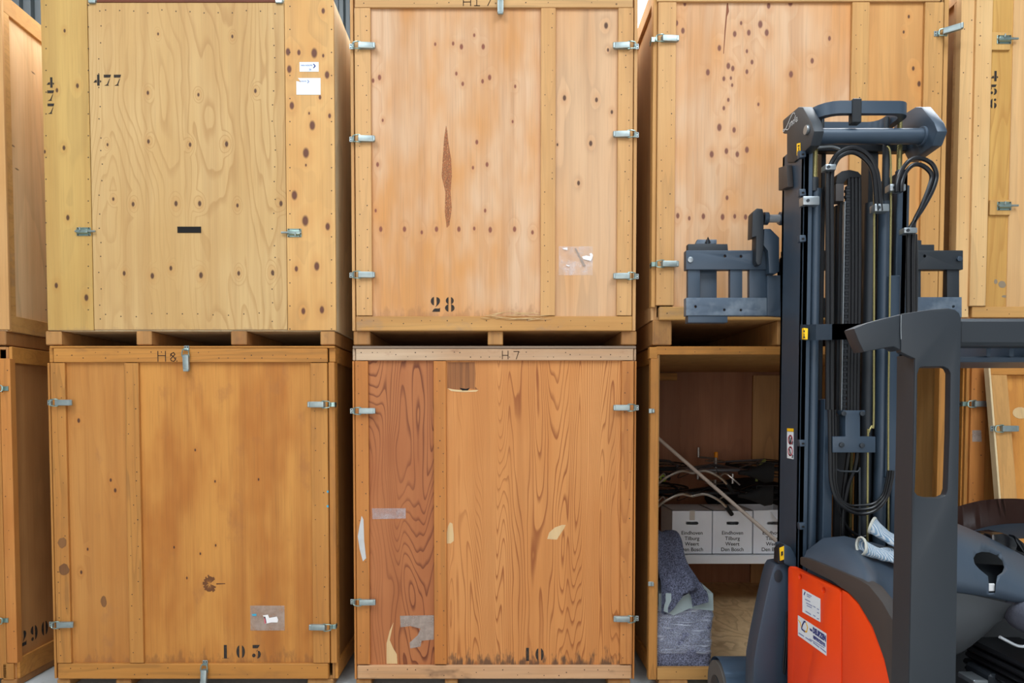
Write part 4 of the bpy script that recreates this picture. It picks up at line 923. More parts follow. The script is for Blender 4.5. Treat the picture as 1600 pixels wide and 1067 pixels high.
k = plate('carriage_bar', rect(1428, 391, 1505, 421), YC, .05, M['steel_dark'], .003, holes=[ring(1445, 400, 2.2, 2.4, 8)]); plate('screw', ring(1500, 404, 4.4, 4.4, 6), YC-.012, .02, M['steel_blue'], .002, parent=k)
plate('carriage_bar', rect(1428, 464, 1503, 496), YC, .05, M['scuffed'], .003, holes=[ring(1490, 479, 2.2, 2.4, 8)])
plate('carriage_post', rect(1480, 418, 1499, 468), YC+.012, .035, M['steel_dark'], .002); plate('carriage_post', rect(1428, 418, 1439, 468), YC+.012, .035, M['steel_dark'], .002)
plate('carriage_block', [(1430, 375), (1440, 375), (1440, 382), (1460, 382), (1460, 393), (1430, 393)], YC+.01, .04, M['steel_dark'], .003)
plate('carriage_bar', rect(1224, 391, 1430, 421), YC+.2, .04, M['steel_black'], .003); plate('carriage_bar', rect(1226, 465, 1430, 495), YC+.2, .04, M['steel_black'], .003)

# chassis side: orange panels, trim, hood
XP = 1.44
def side(name, px, th, mat, holes=(), bev=.006, X=XP, label=None):
    bm = new(); prism(bm, on_plane(X, px), (th, 0, 0), 0, [on_plane(X, h) for h in holes], bev); o = obj(name, bm, mat, TR); return lab(o, label) if label else o
p1 = side('battery_cover', [(1231, 888), (1233, 884.5), (1237, 885.5), (1272, 902), (1309, 920), (1313, 926), (1314, 1260), (1229, 1230)], .03, M['orange'], [ring(1250, 901, 2.6, 4.4), ring(1286.5, 922, 2.8, 4.8)], label='orange battery cover with two stickers')
side('recess', [(1246, 895), (1292, 916), (1292, 930), (1246, 910)], .005, M['dark_hole'], bev=0, X=XP+.035)
side('chassis_panel', [(1315.5, 921), (1324, 926), (1340, 943), (1362, 982), (1380, 1030), (1393, 1080), (1400, 1150), (1400, 1330), (1315.5, 1262)], .03, M['orange'])
TRIMLO = [(1250, 882), (1262, 889), (1300, 908), (1315, 919), (1324, 924.5), (1340, 941), (1363, 980), (1381, 1030), (1392, 1080)]
side('side_trim', [(1250, 870), (1259, 871), (1300, 887), (1340, 904), (1358, 915), (1378, 940), (1394, 968), (1399, 977), (1399, 1100), (1396, 1100)]+TRIMLO[::-1], .05, M['trim'], bev=.005, X=XP-.006)
# hood: lower edge on the side, ridge, inner line
lowr = on_plane(XP+.004, [(1256, 871), (1300, 887), (1340, 904), (1358, 915), (1378, 940), (1390, 962), (1402, 986)])
rid = [U(1258, 866, -.98), U(1283, 846, -1.0), U(1308, 840.5, -1.06), U(1345, 850, -1.18), U(1366, 880, -1.36), U(1385, 920, -1.48), U(1404, 972, -1.60)]
mid = [(a*.5+b*.5)+Vector((-.022, 0, .03))*min(1, k*.5) for k, (a, b) in enumerate(zip(lowr, rid))]
inn = [U(1262, 862, -.90), U(1290, 842, -.90), U(1330, 842, -.94), U(1392, 856, -1.04), U(1430, 868, -1.15), U(1455, 900, -1.3), U(1470, 960, -1.45)]
mid2 = [(a*.5+b*.5)+Vector((0, 0, .012)) for a, b in zip(rid, inn)]
bm = new(); base = [Vector((p.x, p.y, .5)) for p in inn]
loft(bm, [lowr, mid, rid, mid2, inn, base]); 
bmesh.ops.subdivide_edges(bm, edges=bm.edges[:], cuts=1, use_grid_fill=True, smooth=.6); bmesh.ops.recalc_face_normals(bm, faces=bm.faces)
hd = obj('hood', bm, M['hood'], TR, sharp=50)
# stickers with their print on the orange cover
k = side_quad(XP-.001, [(1254, 920), (1282, 935.5), (1282, 972), (1254, 956)], .001, 'sticker', M['paper'], p1)
def sidetext(s, px, py, px2, py2, size, mat, parent, bold=.0):
    a = UX(px, py, XP-.003); b = UX(px2, py2, XP-.003); return text_mesh('print', s, size, mat, parent, a, (0, -1, (b.z-a.z)/max(1e-4, -(b.y-a.y))*0), (0, 0, 1), bold)
def lines(lst, X, w, mat, parent, name='print_lines'): return ribbon(name, [on_plane(X, q) for q in lst], w, mat, parent, (-1, 0, 0), False)
lines([[(1261, 928), (1268, 931.5)], [(1261, 931), (1266, 933.5)], [(1258, 936), (1266, 940)], [(1260, 942), (1269, 946.5)], [(1261, 946), (1268, 949.5)], [(1271, 947), (1274, 949)], [(1277, 951), (1279.5, 952.5)], [(1277, 957), (1279.5, 958)], [(1259, 955), (1267, 960)], [(1271, 961), (1274, 963)], [(1277, 966), (1279.5, 967)]], XP-.0025, .0035, M['label_ink_pale'], k)
lines([[(1256.5, 929), (1258, 925)]], XP-.0025, .006, M['label_ink'], k)
k = side_quad(XP-.001, [(1247, 961), (1291.5, 990), (1291.5, 1024.5), (1247, 992.5)], .001, 'sticker', M['paper'], p1)
lines([[(1248, 969), (1250.5, 973), (1252.5, 981)], [(1259.5, 973), (1262, 980), (1260.5, 987), (1257, 986)]], XP-.0025, .006, M['yellow'], k)
lines([[(1252.5, 982), (1254, 976), (1256.5, 971), (1258.5, 971.5)], [(1253, 983), (1258, 987)]], XP-.0028, .007, M['label_ink'], k)
def fittext(s, px0, py0, px1, hpx, mat, parent, bold=.0012):
    """lettering along the cover from px0 to px1, baseline at py0"""
    a = UX(px0, py0, XP-.003); b = UX(px1, py0, XP-.003); size = hpx/FPX*(a.y-CAM.y)*1.42
    o = text_mesh('print', s, size, mat, parent, a, (0, -1, 0), (0, 0, 1), bold)
    w = max(v.co.y for v in o.data.vertices)-min(v.co.y for v in o.data.vertices); f = abs(b.y-a.y)/w
    c = o.location.copy(); 
    for v in o.data.vertices: v.co.y *= f
    o.location.y = (a.y+b.y)/2-WORLD[parent.name].y; return o
fittext('van', 1265, 984, 1269, 4, M['label_ink'], k); fittext('DEURZEN', 1270, 988, 1290.5, 8.5, M['label_ink'], k, .002); fittext('HEFTRUCKS B.V.', 1270.5, 997, 1289.5, 4.8, M['label_ink'], k)
lines([[(1265, 998), (1288, 1012)], [(1275, 999.5), (1289.5, 1008)]], XP-.0025, .003, M['label_ink_pale'], k); lines([[(1248.5, 989), (1256, 994)], [(1259, 996), (1268, 1002)], [(1271, 1004), (1280, 1011)], [(1282, 1012), (1290.5, 1019)]], XP-.0025, .005, M['label_ink_pale'], k)
# left shoulder, fender and outrigger with load wheel
YF = -.82
sh = plate('mast_shoulder', [(1223, 853), (1228, 851), (1236, 855), (1241, 864), (1246, 876), (1258, 884), (1262, 892), (1232, 884), (1225, 880)], YF-.02, .1, M['steel_blue'], .006)
plate('warning_sticker', [(1218, 856), (1225, 853), (1225, 874), (1219, 876)], YF-.021, .002, M['yellow'], 0, parent=sh); plate('sticker_backing', [(1216, 880), (1217, 858), (1226, 851), (1226, 882)], YF-.0185, .06, M['steel_black'], .003, parent=sh)
plate('pictogram', [(1220.5, 862), (1223.5, 861), (1223.5, 867), (1220.5, 869)], YF-.023, .001, M['black_print'], 0, parent=sh)
fe = plate('leg_fender', [(1208, 888), (1212, 881), (1226, 879), (1232, 883), (1233, 1100), (1176, 1100), (1178, 1030), (1183, 1000), (1193, 950), (1203, 905)], YF, .12, M['steel_blue'], .012)
plate('round_cap', ring(1216.5, 900, 6.5, 10, 16), YF-.004, .006, M['steel_dark'], .002, parent=fe)
hose('cable', [(1229, 955), (1227, 1000), (1224, 1040), (1226, 1052), (1229, 1010), (1230, 960)], YF-.02, 1.3, M['rubber'], parent=fe)
yw = -.42; zw = .165; xw0 = U(1119, 1060, yw).x; xw1 = xw0+.22
bm = new(); cyl(bm, (xw0, yw, zw), (xw0+.09, yw, zw), .158, 32); wh = obj('load_wheel', bm, M['tyre'], TR)
bm = new(); cyl(bm, (xw0-.006, yw, zw), (xw0+.02, yw, zw), .075, 20); cyl(bm, (xw0-.012, yw, zw), (xw0+.02, yw, zw), .03, 12); obj('wheel_hub', bm, M['steel_dark'], wh)
bm = new(); R = .178; rows = []
for x in (xw0+.008, xw1): rows.append([Vector((x, yw+R*math.cos(math.radians(a)), zw+R*math.sin(math.radians(a)))) for a in range(-20, 201, 10)])
vr = loft(bm, rows); bmesh.ops.solidify(bm, geom=bm.faces[:], thickness=.012); bmesh.ops.recalc_face_normals(bm, faces=bm.faces); obj('wheel_guard', bm, plain('wheel_guard_paint', (96, 118, 142), .3, .1, .5, .4, 6), TR)
bm = new(); box(bm, xw0+.1, xw1, -1.2, yw+.15, .07, .26, .01); obj('outrigger_leg', bm, M['steel_blue'], TR)
bm = new(); x2 = 2.2; box(bm, x2, x2+.12, -1.2, yw+.15, .07, .26, .01); obj('outrigger_leg', bm, M['steel_blue'], TR)
bm = new(); cyl(bm, (x2+.12, yw, zw), (x2+.21, yw, zw), .158, 28); obj('load_wheel', bm, M['tyre'], TR)
# chassis core under hood and cab
bm = new(); box(bm, XP+.06, 2.3, -2.3, -1.02, .06, .42, .01); obj('chassis', bm, M['steel_black'], TR)
bm = new(); box(bm, XP+.06, 1.72, -1.45, -1.02, .42, .74, .01); box(bm, 1.9, 2.3, -1.1, -1.02, .42, .95, .01); obj('battery_box', bm, M['steel_black'], TR)
for x in (1.75, 2.15):
    bm = new(); cyl(bm, (x-.05, -2.1, .16), (x+.05, -2.1, .16), .16, 28); obj('drive_wheel', bm, M['tyre'], TR)

# overhead guard: pillar with slot, gusset arm, beams
YP = -1.95
slot = [(1437, 574), (1444, 572.5), (1475, 572.5), (1482, 576), (1485.5, 583), (1484, 680), (1481, 765), (1478, 774), (1469, 778), (1446, 777.5), (1434, 774), (1429, 768), (1430, 760), (1432, 700), (1433.5, 585)]
pil = plate('guard_pillar', [(1408, 490.5), (1430, 487), (1455, 483.5), (1482, 481.5), (1492, 483.5), (1499, 489), (1502, 497), (1501, 560), (1497, 800), (1491, 1260), (1417, 1260), (1424, 900), (1429, 640), (1430, 560), (1408, 550)], YP, .03, M['steel_dark'], .003, [slot])
fl = [(1430, 553), (1429, 640), (1424, 900), (1417, 1260)]; bm = new()
prism(bm, [U(x-.5, y, YP)+Vector((0, .004, 0)) for x, y in fl]+[U(x+3, y, YP)+Vector((0, .004, 0)) for x, y in fl[::-1]], (0, .10, 0), 0, (), 0)
obj('pillar_flange', bm, M['steel_dark'], pil)
plate('guard_arm', [(1334, 513), (1355, 504.5), (1382, 497), (1408.5, 490.8), (1408, 548), (1398, 541.5), (1386, 543), (1350, 550), (1342, 533)], YP+.004, .07, M['steel_dark'], .006)
hose('weld_seam', [(1408, 492), (1407.6, 512), (1408, 530)], YP, .7, M['clamp'], n=3)
bm = new(); a = U(1498, 497, YP+.05); b = U(1900, 540, YP+.05); box(bm, a.x, 2.75, YP+.05, YP+.16, b.z, a.z, .012); obj('guard_beam', bm, M['steel_dark'], TR)
bm = new(); a = U(1498, 541, YP+.16); b = U(1900, 557, YP+.16); box(bm, a.x, 2.75, YP+.16, YP+.5, b.z-.02, b.z+.0, .004)
for px in (1530, 1565, 1592): p = U(px, 546, YP+.2); box(bm, p.x-.008, p.x+.008, YP+.15, YP+.3, b.z, b.z+.05, .002)
obj('guard_slats', bm, M['steel_blue'], TR)
bm = new(); box(bm, 2.65, 2.75, YP+.0, YP+.12, .4, U(1498, 497, YP+.05).z, .012); obj('guard_pillar', bm, M['steel_dark'], TR)

# cab: console with key-shaped cup recess, instruments, seat
YK = -1.62
def crow(pts, Y): return spline([U(a, b, Y) for a, b in pts], 6)
rows = [crow([(1480, 812), (1520, 828), (1565, 850), (1640, 890)], YK+.26), crow([(1480, 824), (1520, 838), (1565, 862), (1640, 908)], YK+.16), crow([(1480, 842), (1520, 858), (1565, 883), (1640, 925)], YK+.06),
        crow([(1480, 870), (1520, 882), (1565, 902), (1640, 935)], YK+.01), crow([(1480, 905), (1520, 910), (1565, 920), (1640, 945)], YK-.01), crow([(1480, 921), (1520, 926), (1565, 934), (1640, 950)], YK), crow([(1480, 924), (1520, 929), (1565, 937), (1640, 953)], YK+.03)]
bm = new(); loft(bm, rows); f0 = bm.faces[:]; bmesh.ops.recalc_face_normals(bm, faces=f0); 
if sum((f.normal.y for f in bm.faces)) > 0: bmesh.ops.reverse_faces(bm, faces=bm.faces)
bmesh.ops.solidify(bm, geom=bm.faces[:], thickness=.022); bmesh.ops.recalc_face_normals(bm, faces=bm.faces)
con = obj('console', bm, M['hood'], TR, sharp=60)
key = [(1521, 872), (1525, 865), (1534, 862), (1546, 863), (1558, 868), (1566, 876), (1569, 886), (1566, 894), (1558, 900), (1555.5, 918), (1555, 926), (1545, 926), (1545, 912), (1543.5, 900), (1530, 889), (1523, 881)]
bm = new(); vr = loft(bm, [[U(a, b, YK-.1) for a, b in key], [U(a, b, YK+.24) for a, b in key]], closed=True); bm.faces.new(vr[0]); bm.faces.new(vr[1]); bmesh.ops.triangulate(bm, faces=[f for f in bm.faces if len(f.verts) > 4]); bmesh.ops.recalc_face_normals(bm, faces=bm.faces); cut = obj('cutter', bm, M['steel_black'])
def boolean(o, cutter):
    m = o.modifiers.new('cut', 'BOOLEAN'); m.object = cutter; m.operation = 'DIFFERENCE'; m.solver = 'EXACT'
    bpy.context.view_layer.update(); dg = bpy.context.evaluated_depsgraph_get(); me = bpy.data.meshes.new_from_object(o.evaluated_get(dg))
    o.modifiers.clear(); o.data = me; bpy.data.objects.remove(cutter)
boolean(con, cut)
bm = new(); prism(bm, [U(1514, 880, YK+.19), U(1580, 884, YK+.19), U(1576, 930, YK+.07), U(1514, 926, YK+.07)], (0, .01, 0))
obj('cup_recess', bm, M['steel_dark'], con)
bm = new(); a = U(1545, 912, YK+.004); b = U(1555, 924, YK+.004); box(bm, a.x, b.x, a.y, a.y+.012, b.z, a.z, .003); obj('clip', bm, M['white_paint'], con)
rows = [crow([(1478, 924), (1520, 930), (1565, 940), (1640, 956)], YK+.03), crow([(1478, 960), (1520, 958), (1562, 952), (1636, 960)], YK+.05), crow([(1478, 1000), (1515, 992), (1550, 973), (1600, 952)], YK+.08), crow([(1478, 1024), (1502, 1018), (1530, 998), (1572, 957)], YK+.14), crow([(1478, 1026), (1502, 1020), (1530, 1000), (1572, 958)], YK+.3)]
bm = new(); loft(bm, rows); bmesh.ops.recalc_face_normals(bm, faces=bm.faces); obj('console_skirt', bm, plain('grey_plastic', (82, 86, 90), .5, 0, .45, .15, 5), TR, sharp=60)
# windscreen-like brown shroud behind
rows = [crow([(1470, 800), (1500, 790), (1540, 781), (1590, 779), (1660, 786)], -1.02), crow([(1470, 850), (1500, 838), (1540, 824), (1590, 817), (1660, 818)], -1.05), crow([(1470, 880), (1500, 872), (1540, 850), (1590, 835), (1660, 836)], -1.12)]
bm = new(); loft(bm, rows); bmesh.ops.solidify(bm, geom=bm.faces[:], thickness=.012); bmesh.ops.recalc_face_normals(bm, faces=bm.faces)
obj('cab_shroud', bm, plain('dark_brown_gloss', (64, 42, 36), .25, 0, .5, .2, 4), TR, sharp=60)
rows = [crow([(1495, 842), (1530, 826), (1580, 818), (1660, 818)], -1.08), crow([(1495, 862), (1530, 850), (1580, 842), (1660, 842)], -1.26)]
bm = new(); loft(bm, rows); bmesh.ops.solidify(bm, geom=bm.faces[:], thickness=.012); bmesh.ops.recalc_face_normals(bm, faces=bm.faces); obj('dashboard', bm, M['hood'], TR)
def kit(name, pts, Y, th, mat, bev=.006): return plate(name, pts, Y, th, mat, bev)
kit('display', [(1518, 834), (1548, 834), (1551, 852), (1518, 848)], -1.32, .08, M['gloss']); kit('lever_box', [(1550, 835), (1568, 833), (1585, 840), (1591, 852), (1588, 862), (1556, 862), (1550, 852)], -1.36, .1, M['gloss'], .01)
kit('display', [(1585, 836), (1600, 848), (1612, 862), (1600, 864), (1588, 846)], -1.3, .04, M['gloss'])
bm = new(); p = U(1497, 832.5, -1.4); tube(bm, [p-Vector((.03, 0, 0)), p, p+Vector((.014, 0, -.004))], [.012, .012, .003], 10); obj('emergency_knob', bm, M['red'], TR)
bm = new(); p = U(1512, 836, -1.38); box(bm, p.x-.014, p.x+.012, -1.40, -1.36, p.z-.022, p.z+.018, .006); obj('key_switch', bm, M['chrome'], TR)
# seat, grab lever, bellows
bm = new(); q = U(1656, 974, -1.7); bmesh.ops.create_uvsphere(bm, u_segments=28, v_segments=18, radius=1)
for v in bm.verts: v.co = q+Vector((math.copysign(abs(v.co.x)**.7, v.co.x)*.115, math.copysign(abs(v.co.y)**.7, v.co.y)*.22, math.copysign(abs(v.co.z)**.8, v.co.z)*.075))
obj('seat_cushion', bm, M['seat_cloth'], TR)
hose('adjust_lever', [(1562, 995), (1575, 1002), (1590, 1009), (1602, 1010)], -1.75, 2.4, M['chrome'])
bm = new(); q = U(1612, 1060, -1.6)
for k in range(5): box(bm, q.x-.1-.008*(k % 2), q.x+.14, -1.75, -1.35, q.z-.06+k*.03, q.z-.034+k*.03, .01)
obj('seat_bellows', bm, M['rubber'], TR)
bm = new(); box(bm, 1.72, 2.6, -1.15, -1.10, .4, 1.12, .01); box(bm, 1.72, 1.76, -1.9, -1.15, .1, .6, .01); obj('cab_wall', bm, M['steel_black'], TR)
bm = new(); box(bm, 1.72, 2.6, -2.0, -1.15, .40, .44, .01); obj('cab_floor', bm, M['steel_black'], TR)
bm = new(); p = U(1552, 1058, -1.5); box(bm, p.x-.05, p.x+.05, -1.55, -1.4, p.z-.03, p.z+.03, .01); cyl(bm, p+Vector((0, -.06, 0)), p+Vector((0, -.03, 0)), .022, 14); obj('pedal', bm, M['steel_dark'], TR)
bm = new(); p = U(1520, 1060, -1.5); box(bm, p.x-.03, p.x+.03, -1.55, -1.45, p.z-.012, p.z+.012, .004); obj('pedal', bm, M['clamp'], TR)
# ---------------------------------------------------------------- things in the open crate
ZF = ZL+.021
YB = 1.40
M['white_card'] = plain('white_carton', (240, 242, 248), .75, 0, .2, .1, 5)
M['white_board'] = plain('white_melamine', (238, 240, 246), .45, 0, .4, .06, 5)
zs = U(1100, 866, YB).z; z0b = U(1100, 881, YB-.05).z
# white table that carries the boxes
xl = OPEN.x0+.14; xr_ = OPEN.x1-.12
tb = thing('table', 'white table under the moving boxes in the open crate', 'table', ((xl+xr_)/2, YB+.4, ZF))
bm = new(); box(bm, xl, xr_, YB-.05, YB+.82, z0b, zs, .004); obj('table_top', bm, M['white_board'], tb)
for x in (xl+.05, xr_-.05):
    for y in (YB+.08, YB+.75): bm = new(); box(bm, x-.025, x+.025, y-.025, y+.025, ZF, z0b, .003); obj('leg', bm, M['steel_black'], tb)
def moving_box(px0, px1, label, rz=0, dy=0, faded=0):
    a = U(px0, 830, YB).x; b = U(px1, 830, YB).x; h = U(1100, 797.5, YB).z-zs; w = b-a-.004; cx = (a+b)/2
    r = thing('moving_box', label, 'box', (cx, YB+.2+dy, zs), 'white moving boxes on the table'); y = YB+dy
    bm = new(); hz = zs+h*.71; W2 = .048
    hole = [(cx+W2*.75*sx+.017*math.cos(t), y, hz+.014*math.sin(t)) for sx, ts in ((1, (-1.2, -.6, 0, .6, 1.2)), (-1, (1.94, 2.54, 3.14, 3.74, 4.34))) for t in ts]
    prism(bm, [(cx-w/2, y, zs), (cx+w/2, y, zs), (cx+w/2, y, zs+h), (cx-w/2, y, zs+h)], (0, .006, 0), 0, [hole])
    for X in (cx-w/2, cx+w/2-.006): box(bm, X, X+.006, y+.006, y+.40, zs, zs+h, 0)
    box(bm, cx-w/2, cx+w/2, y+.394, y+.40, zs, zs+h, 0); box(bm, cx-w/2, cx+w/2, y, y+.40, zs, zs+.006, 0); 
    if px0 < 1170: box(bm, cx-w/2, cx+w/2, y, y+.40, zs+h-.004, zs+h, 0)
    obj('carton', bm, M['white_card'], r)
    for i, s in enumerate(('Eindhoven', 'Tilburg', 'Weert', 'Den Bosch')):
        text_mesh('city_print', s, .043, M['black_print'], r, (cx, y-.0008, zs+h*(.452-.126*i)), (1,0,0), (0,0,1), .0004, 'CENTER')
    if px0 < 1060: bm = new(); box(bm, cx-.022, cx+.022, y-.0012, y-.0004, zs+h*.78, zs+h, 0); lab(obj('parcel_tape', bm, plain('buff_tape', (206, 196, 186), .4), r), 'strip of buff tape')
    if px0 > 1170:
        bm = new(); prism(bm, [(cx-w*.1, y+.01, zs+h), (cx+w*.5, y+.01, zs+h), (cx+w*.5, y-.13, zs+h-.14), (cx+w*.05, y-.13, zs+h-.10)], (0, .002, .004)); lab(obj('box_flap', bm, M['white_card'], r), 'flap hanging open')
    return r
moving_box(1050, 1112.5, 'white moving box with buff tape above its handle hole')
moving_box(1113.5, 1175.5, 'white moving box standing between the taped box and the box with an open flap')
moving_box(1177, 1239, 'white moving box with an open flap, partly behind the reach truck')
TOP = zs+(U(1100, 797.5, YB).z-zs)

# leaning pole
pa = U(1030, 686, .8); pb = U(1221, 852, .5); dv = (pb-pa); A_ = pa+dv*((OPEN.x0+.062-pa.x)/dv.x); tt = (ZF+.022-pb.z)/dv.z; B_ = pb+dv*tt
if B_.x > OPEN.x1-.065: B_ = pb+dv*((OPEN.x1-.065-pb.x)/dv.x)
bm = new(); cyl(bm, A_, B_, .0135, 12); o = obj('pole', bm, plain('weathered_pole', (178, 160, 146), .6, 0, .3, .4, 12)); tag(o, 'long pale pole leaning across the open crate', 'pole')

# bicycles lying on the boxes
M['bike_black'] = plain('black_bicycle_paint', (28, 28, 32), .35, .1, .5); M['alu'] = plain('brushed_aluminium', (186, 180, 174), .3, .85, .5, .2, 40); M['grey_frame'] = plain('grey_frame_paint', (104, 102, 106), .35, .4, .5)
M['grip'] = plain('black_grip', (24, 24, 26), .8); M['lime'] = plain('lime_plastic', (160, 190, 40), .5); M['olive'] = plain('olive_strap', (130, 136, 70), .8); M['amber_plastic'] = plain('amber_reflector', (245, 150, 20), .25)
def torus(bm, c, ax, ay, R, r, n=40, seg=8, mi=0):
    rings = []
    nz = Vector(ax).cross(Vector(ay)).normalized()
    for i in range(n):
        t = 2*math.pi*i/n; d = Vector(ax)*math.cos(t)+Vector(ay)*math.sin(t)
        rings.append([bm.verts.new(Vector(c)+d*(R+r*math.cos(2*math.pi*k/seg))+nz*r*math.sin(2*math.pi*k/seg)) for k in range(seg)])
    for i in range(n):
        for k in range(seg):
            f = bm.faces.new((rings[i][k], rings[(i+1) % n][k], rings[(i+1) % n][(k+1) % seg], rings[i][(k+1) % seg])); f.material_index = mi
def bicycle(label, org, ax, ay, paint, bar_mat, mirror=1):
    """lies on its side: ax along its length (rear to front), ay up its height, nz its width"""
    ax = Vector(ax).normalized(); ay = Vector(ay).normalized(); nz = ax.cross(ay).normalized()
    P = lambda x, y, z=0: Vector(org)+ax*x+ay*y+nz*z
    r = thing('bicycle', label, 'bicycle', P(.5, .5), 'bicycles lying on the moving boxes')
    for x in (0, 1.02):
        bm = new(); torus(bm, P(x, .33), ax, ay, .315, .019); w = obj('wheel', bm, M['grip'], r)
        bm = new(); torus(bm, P(x, .33), ax, ay, .295, .009, 40, 6)
        for k in range(18):
            a = k*math.pi/9; cyl(bm, P(x+.02*math.cos(a+.5), .33+.02*math.sin(a+.5), .02*(-1)**k), P(x+.29*math.cos(a), .33+.29*math.sin(a)), .0011, 4)
        cyl(bm, P(x, .33, -.05), P(x, .33, .05), .016, 8); obj('spokes', bm, M['alu'], w)
    bm = new()
    for a, b, rr in (((.43,.30),(.33,.80),.015), ((.34,.72),(.84,.74),.016), ((.43,.30),(.85,.68),.018), ((.83,.80),(.86,.62),.019)): cyl(bm, P(*a), P(*b), rr, 10)
    for z in (-.055, .055): cyl(bm, P(.43, .30, z*.5), P(0, .33, z), .009, 8); cyl(bm, P(.345, .70, z*.3), P(0, .33, z), .008, 8); tube(bm, [P(.86, .62, z*.5), P(.9, .5, z), P(1.02, .33, z)], .012, 8)
    obj('frame', bm, paint, r)
    bm = new(); cyl(bm, P(.32, .80), P(.30, .92), .013, 10); sp = obj('seat_post', bm, M['alu'], r)
    bm = new(); rows = []
    for x, w, h in ((-.14, .075, .03), (-.08, .085, .035), (0, .05, .03), (.08, .022, .025), (.14, .016, .018)):
        rows.append([P(.30+x, .94+h*math.sin(t), w*math.cos(t)) for t in [2*math.pi*k/12 for k in range(12)]])
    vr = loft(bm, rows, closed=True); bm.faces.new(vr[0][::-1]); bm.faces.new(vr[-1]); obj('saddle', bm, M['grip'], r)
    bm = new(); cyl(bm, P(.83, .80), P(.81, .93), .014, 10); H = lambda x, y, z: P(.82+z, y, (x-.84)*.9)   # the bars are turned flat into the bicycle's plane
    pts = [H(.72, .93, -.30), H(.80, .96, -.22), H(.86, .97, -.10), H(.84, .94, 0), H(.86, .97, .10), H(.80, .96, .22), H(.72, .93, .30)]
    tube(bm, spline(pts, 6), .0115, 10); hb = obj('handlebar', bm, bar_mat, r)
    for z in (-1, 1):
        bm = new(); tube(bm, [H(.66, .90, z*.345), H(.74, .937, z*.285)], .017, 10); obj('grip', bm, M['grip'], hb)
        bm = new(); tube(bm, spline([H(.80, .94, z*.22), H(.84, .99, z*.25), H(.80, 1.02, z*.30), H(.74, 1.03, z*.36)], 4), .0065, 6); obj('brake_lever', bm, M['alu'], hb)
        bm = new(); tube(bm, spline([H(.80, .95, z*.22), H(.92, 1.02, z*.12), P(.90, .85, z*.05), P(.86, .7, z*.03)], 5), .0028, 6); obj('cable', bm, M['grip'], hb)
    bm = new(); torus(bm, P(.43, .30, .04), ax, ay, .085, .006, 28, 6); cyl(bm, P(.43, .30, -.07), P(.43, .30, .07), .018, 10)
    for s in (-1, 1): cyl(bm, P(.43, .30, s*.06), P(.43+s*.12, .30-s*.12, s*.065), .009, 8); p = P(.43+s*.12, .30-s*.12, s*.11); q = nz*.045; cyl(bm, p-q, p+q, .013, 8)
    obj('crankset', bm, M['alu'], r)
    bm = new()
    for z in (-.06, 0, .06): cyl(bm, P(-.22, .70, z), P(.2, .72, z), .005, 6)
    for x in (-.22, -.08, .06, .2): cyl(bm, P(x, .705, -.065), P(x, .705, .065), .005, 6)
    for z in (-.06, .06): cyl(bm, P(-.15, .70, z), P(0, .33, z), .005, 6)
    obj('luggage_rack', bm, M['bike_black'], r); return r, P, hb
xr1 = OPEN.x1-.395
b1, P1, hb1 = bicycle('black bicycle lying flat on the white boxes', (xr1, 2.28, TOP+.13), (-1, 0, 0), (0, -1, 0), M['bike_black'], M['alu'])
b2, P2, hb2 = bicycle('grey bicycle lying over the black one', (xr1, 2.27, TOP+.34), (-1, 0, 0), (0, -1, -.02), M['grey_frame'], M['alu'])
# black bag on the heap, amber reflector, lime light
bm = new(); rnd = random.Random(11); rows = []
for i in range(9):
    u = i/8; cx_ = U(1110+u*120, 770-6*math.sin(u*3), 2.0); h = .09+.05*math.sin(u*3.1)+rnd.uniform(-.01, .01)
    rows.append([cx_+Vector((0, .20*math.cos(t), -.03+h*math.sin(t))) for t in [2*math.pi*k/12 for k in range(12)]])
vr = loft(bm, rows, closed=True); bm.faces.new(vr[0][::-1]); bm.faces.new(vr[-1]); bag = obj('bag', bm, plain('black_bag_cloth', (30, 28, 30), .85, 0, .2, .4, 20, 1)); tag(bag, 'slack black cloth bag among the bicycles', 'bag')
bm = new(); a = U(1116.5, 706, 2.05); b = U(1121.5, 720, 2.05); box(bm, a.x, b.x, 2.04, 2.07, b.z, a.z, .006); rf = obj('reflector', bm, M['amber_plastic'], None); tag(rf, 'upright amber reflector standing behind the bicycles', 'reflector')
bm = new(); p = U(1119, 721, 2.055); cyl(bm, p+Vector((0, 0, -.09)), p+Vector((0, 0, .004)), .006, 8); box(bm, p.x-.02, p.x+.02, 2.03, 2.08, p.z-.1, p.z-.07, .004); obj('stem', bm, M['bike_black'], rf)
bm = new(); tube(bm, spline([U(1026, 750, 1.6), U(1034, 747, 1.55), U(1040, 744, 1.55), U(1045, 748, 1.58)], 4), .02, 8); l = obj('cycle_lamp', bm, M['bike_black']); tag(l, 'small lime and black cycle lamp at the left post', 'lamp')
bm = new(); torus(bm, U(1036, 747, 1.51), (1,0,0), (0,0,1), .022, .008, 16, 6); obj('lamp_ring', bm, M['lime'], l)
bm = new(); tube(bm, spline([U(1182, 752, 1.72), U(1184, 738, 1.72), U(1190, 724, 1.74), U(1196, 718, 1.78)], 5), .012, 6, flat=.4); tube(bm, spline([U(1192, 736, 1.7), U(1203, 733, 1.7), U(1216, 734, 1.72), U(1226, 738, 1.75)], 5), .012, 6, flat=.4); s_ = obj('luggage_strap', bm, M['olive']); tag(s_, 'olive luggage straps looped over the bicycle rack', 'strap')

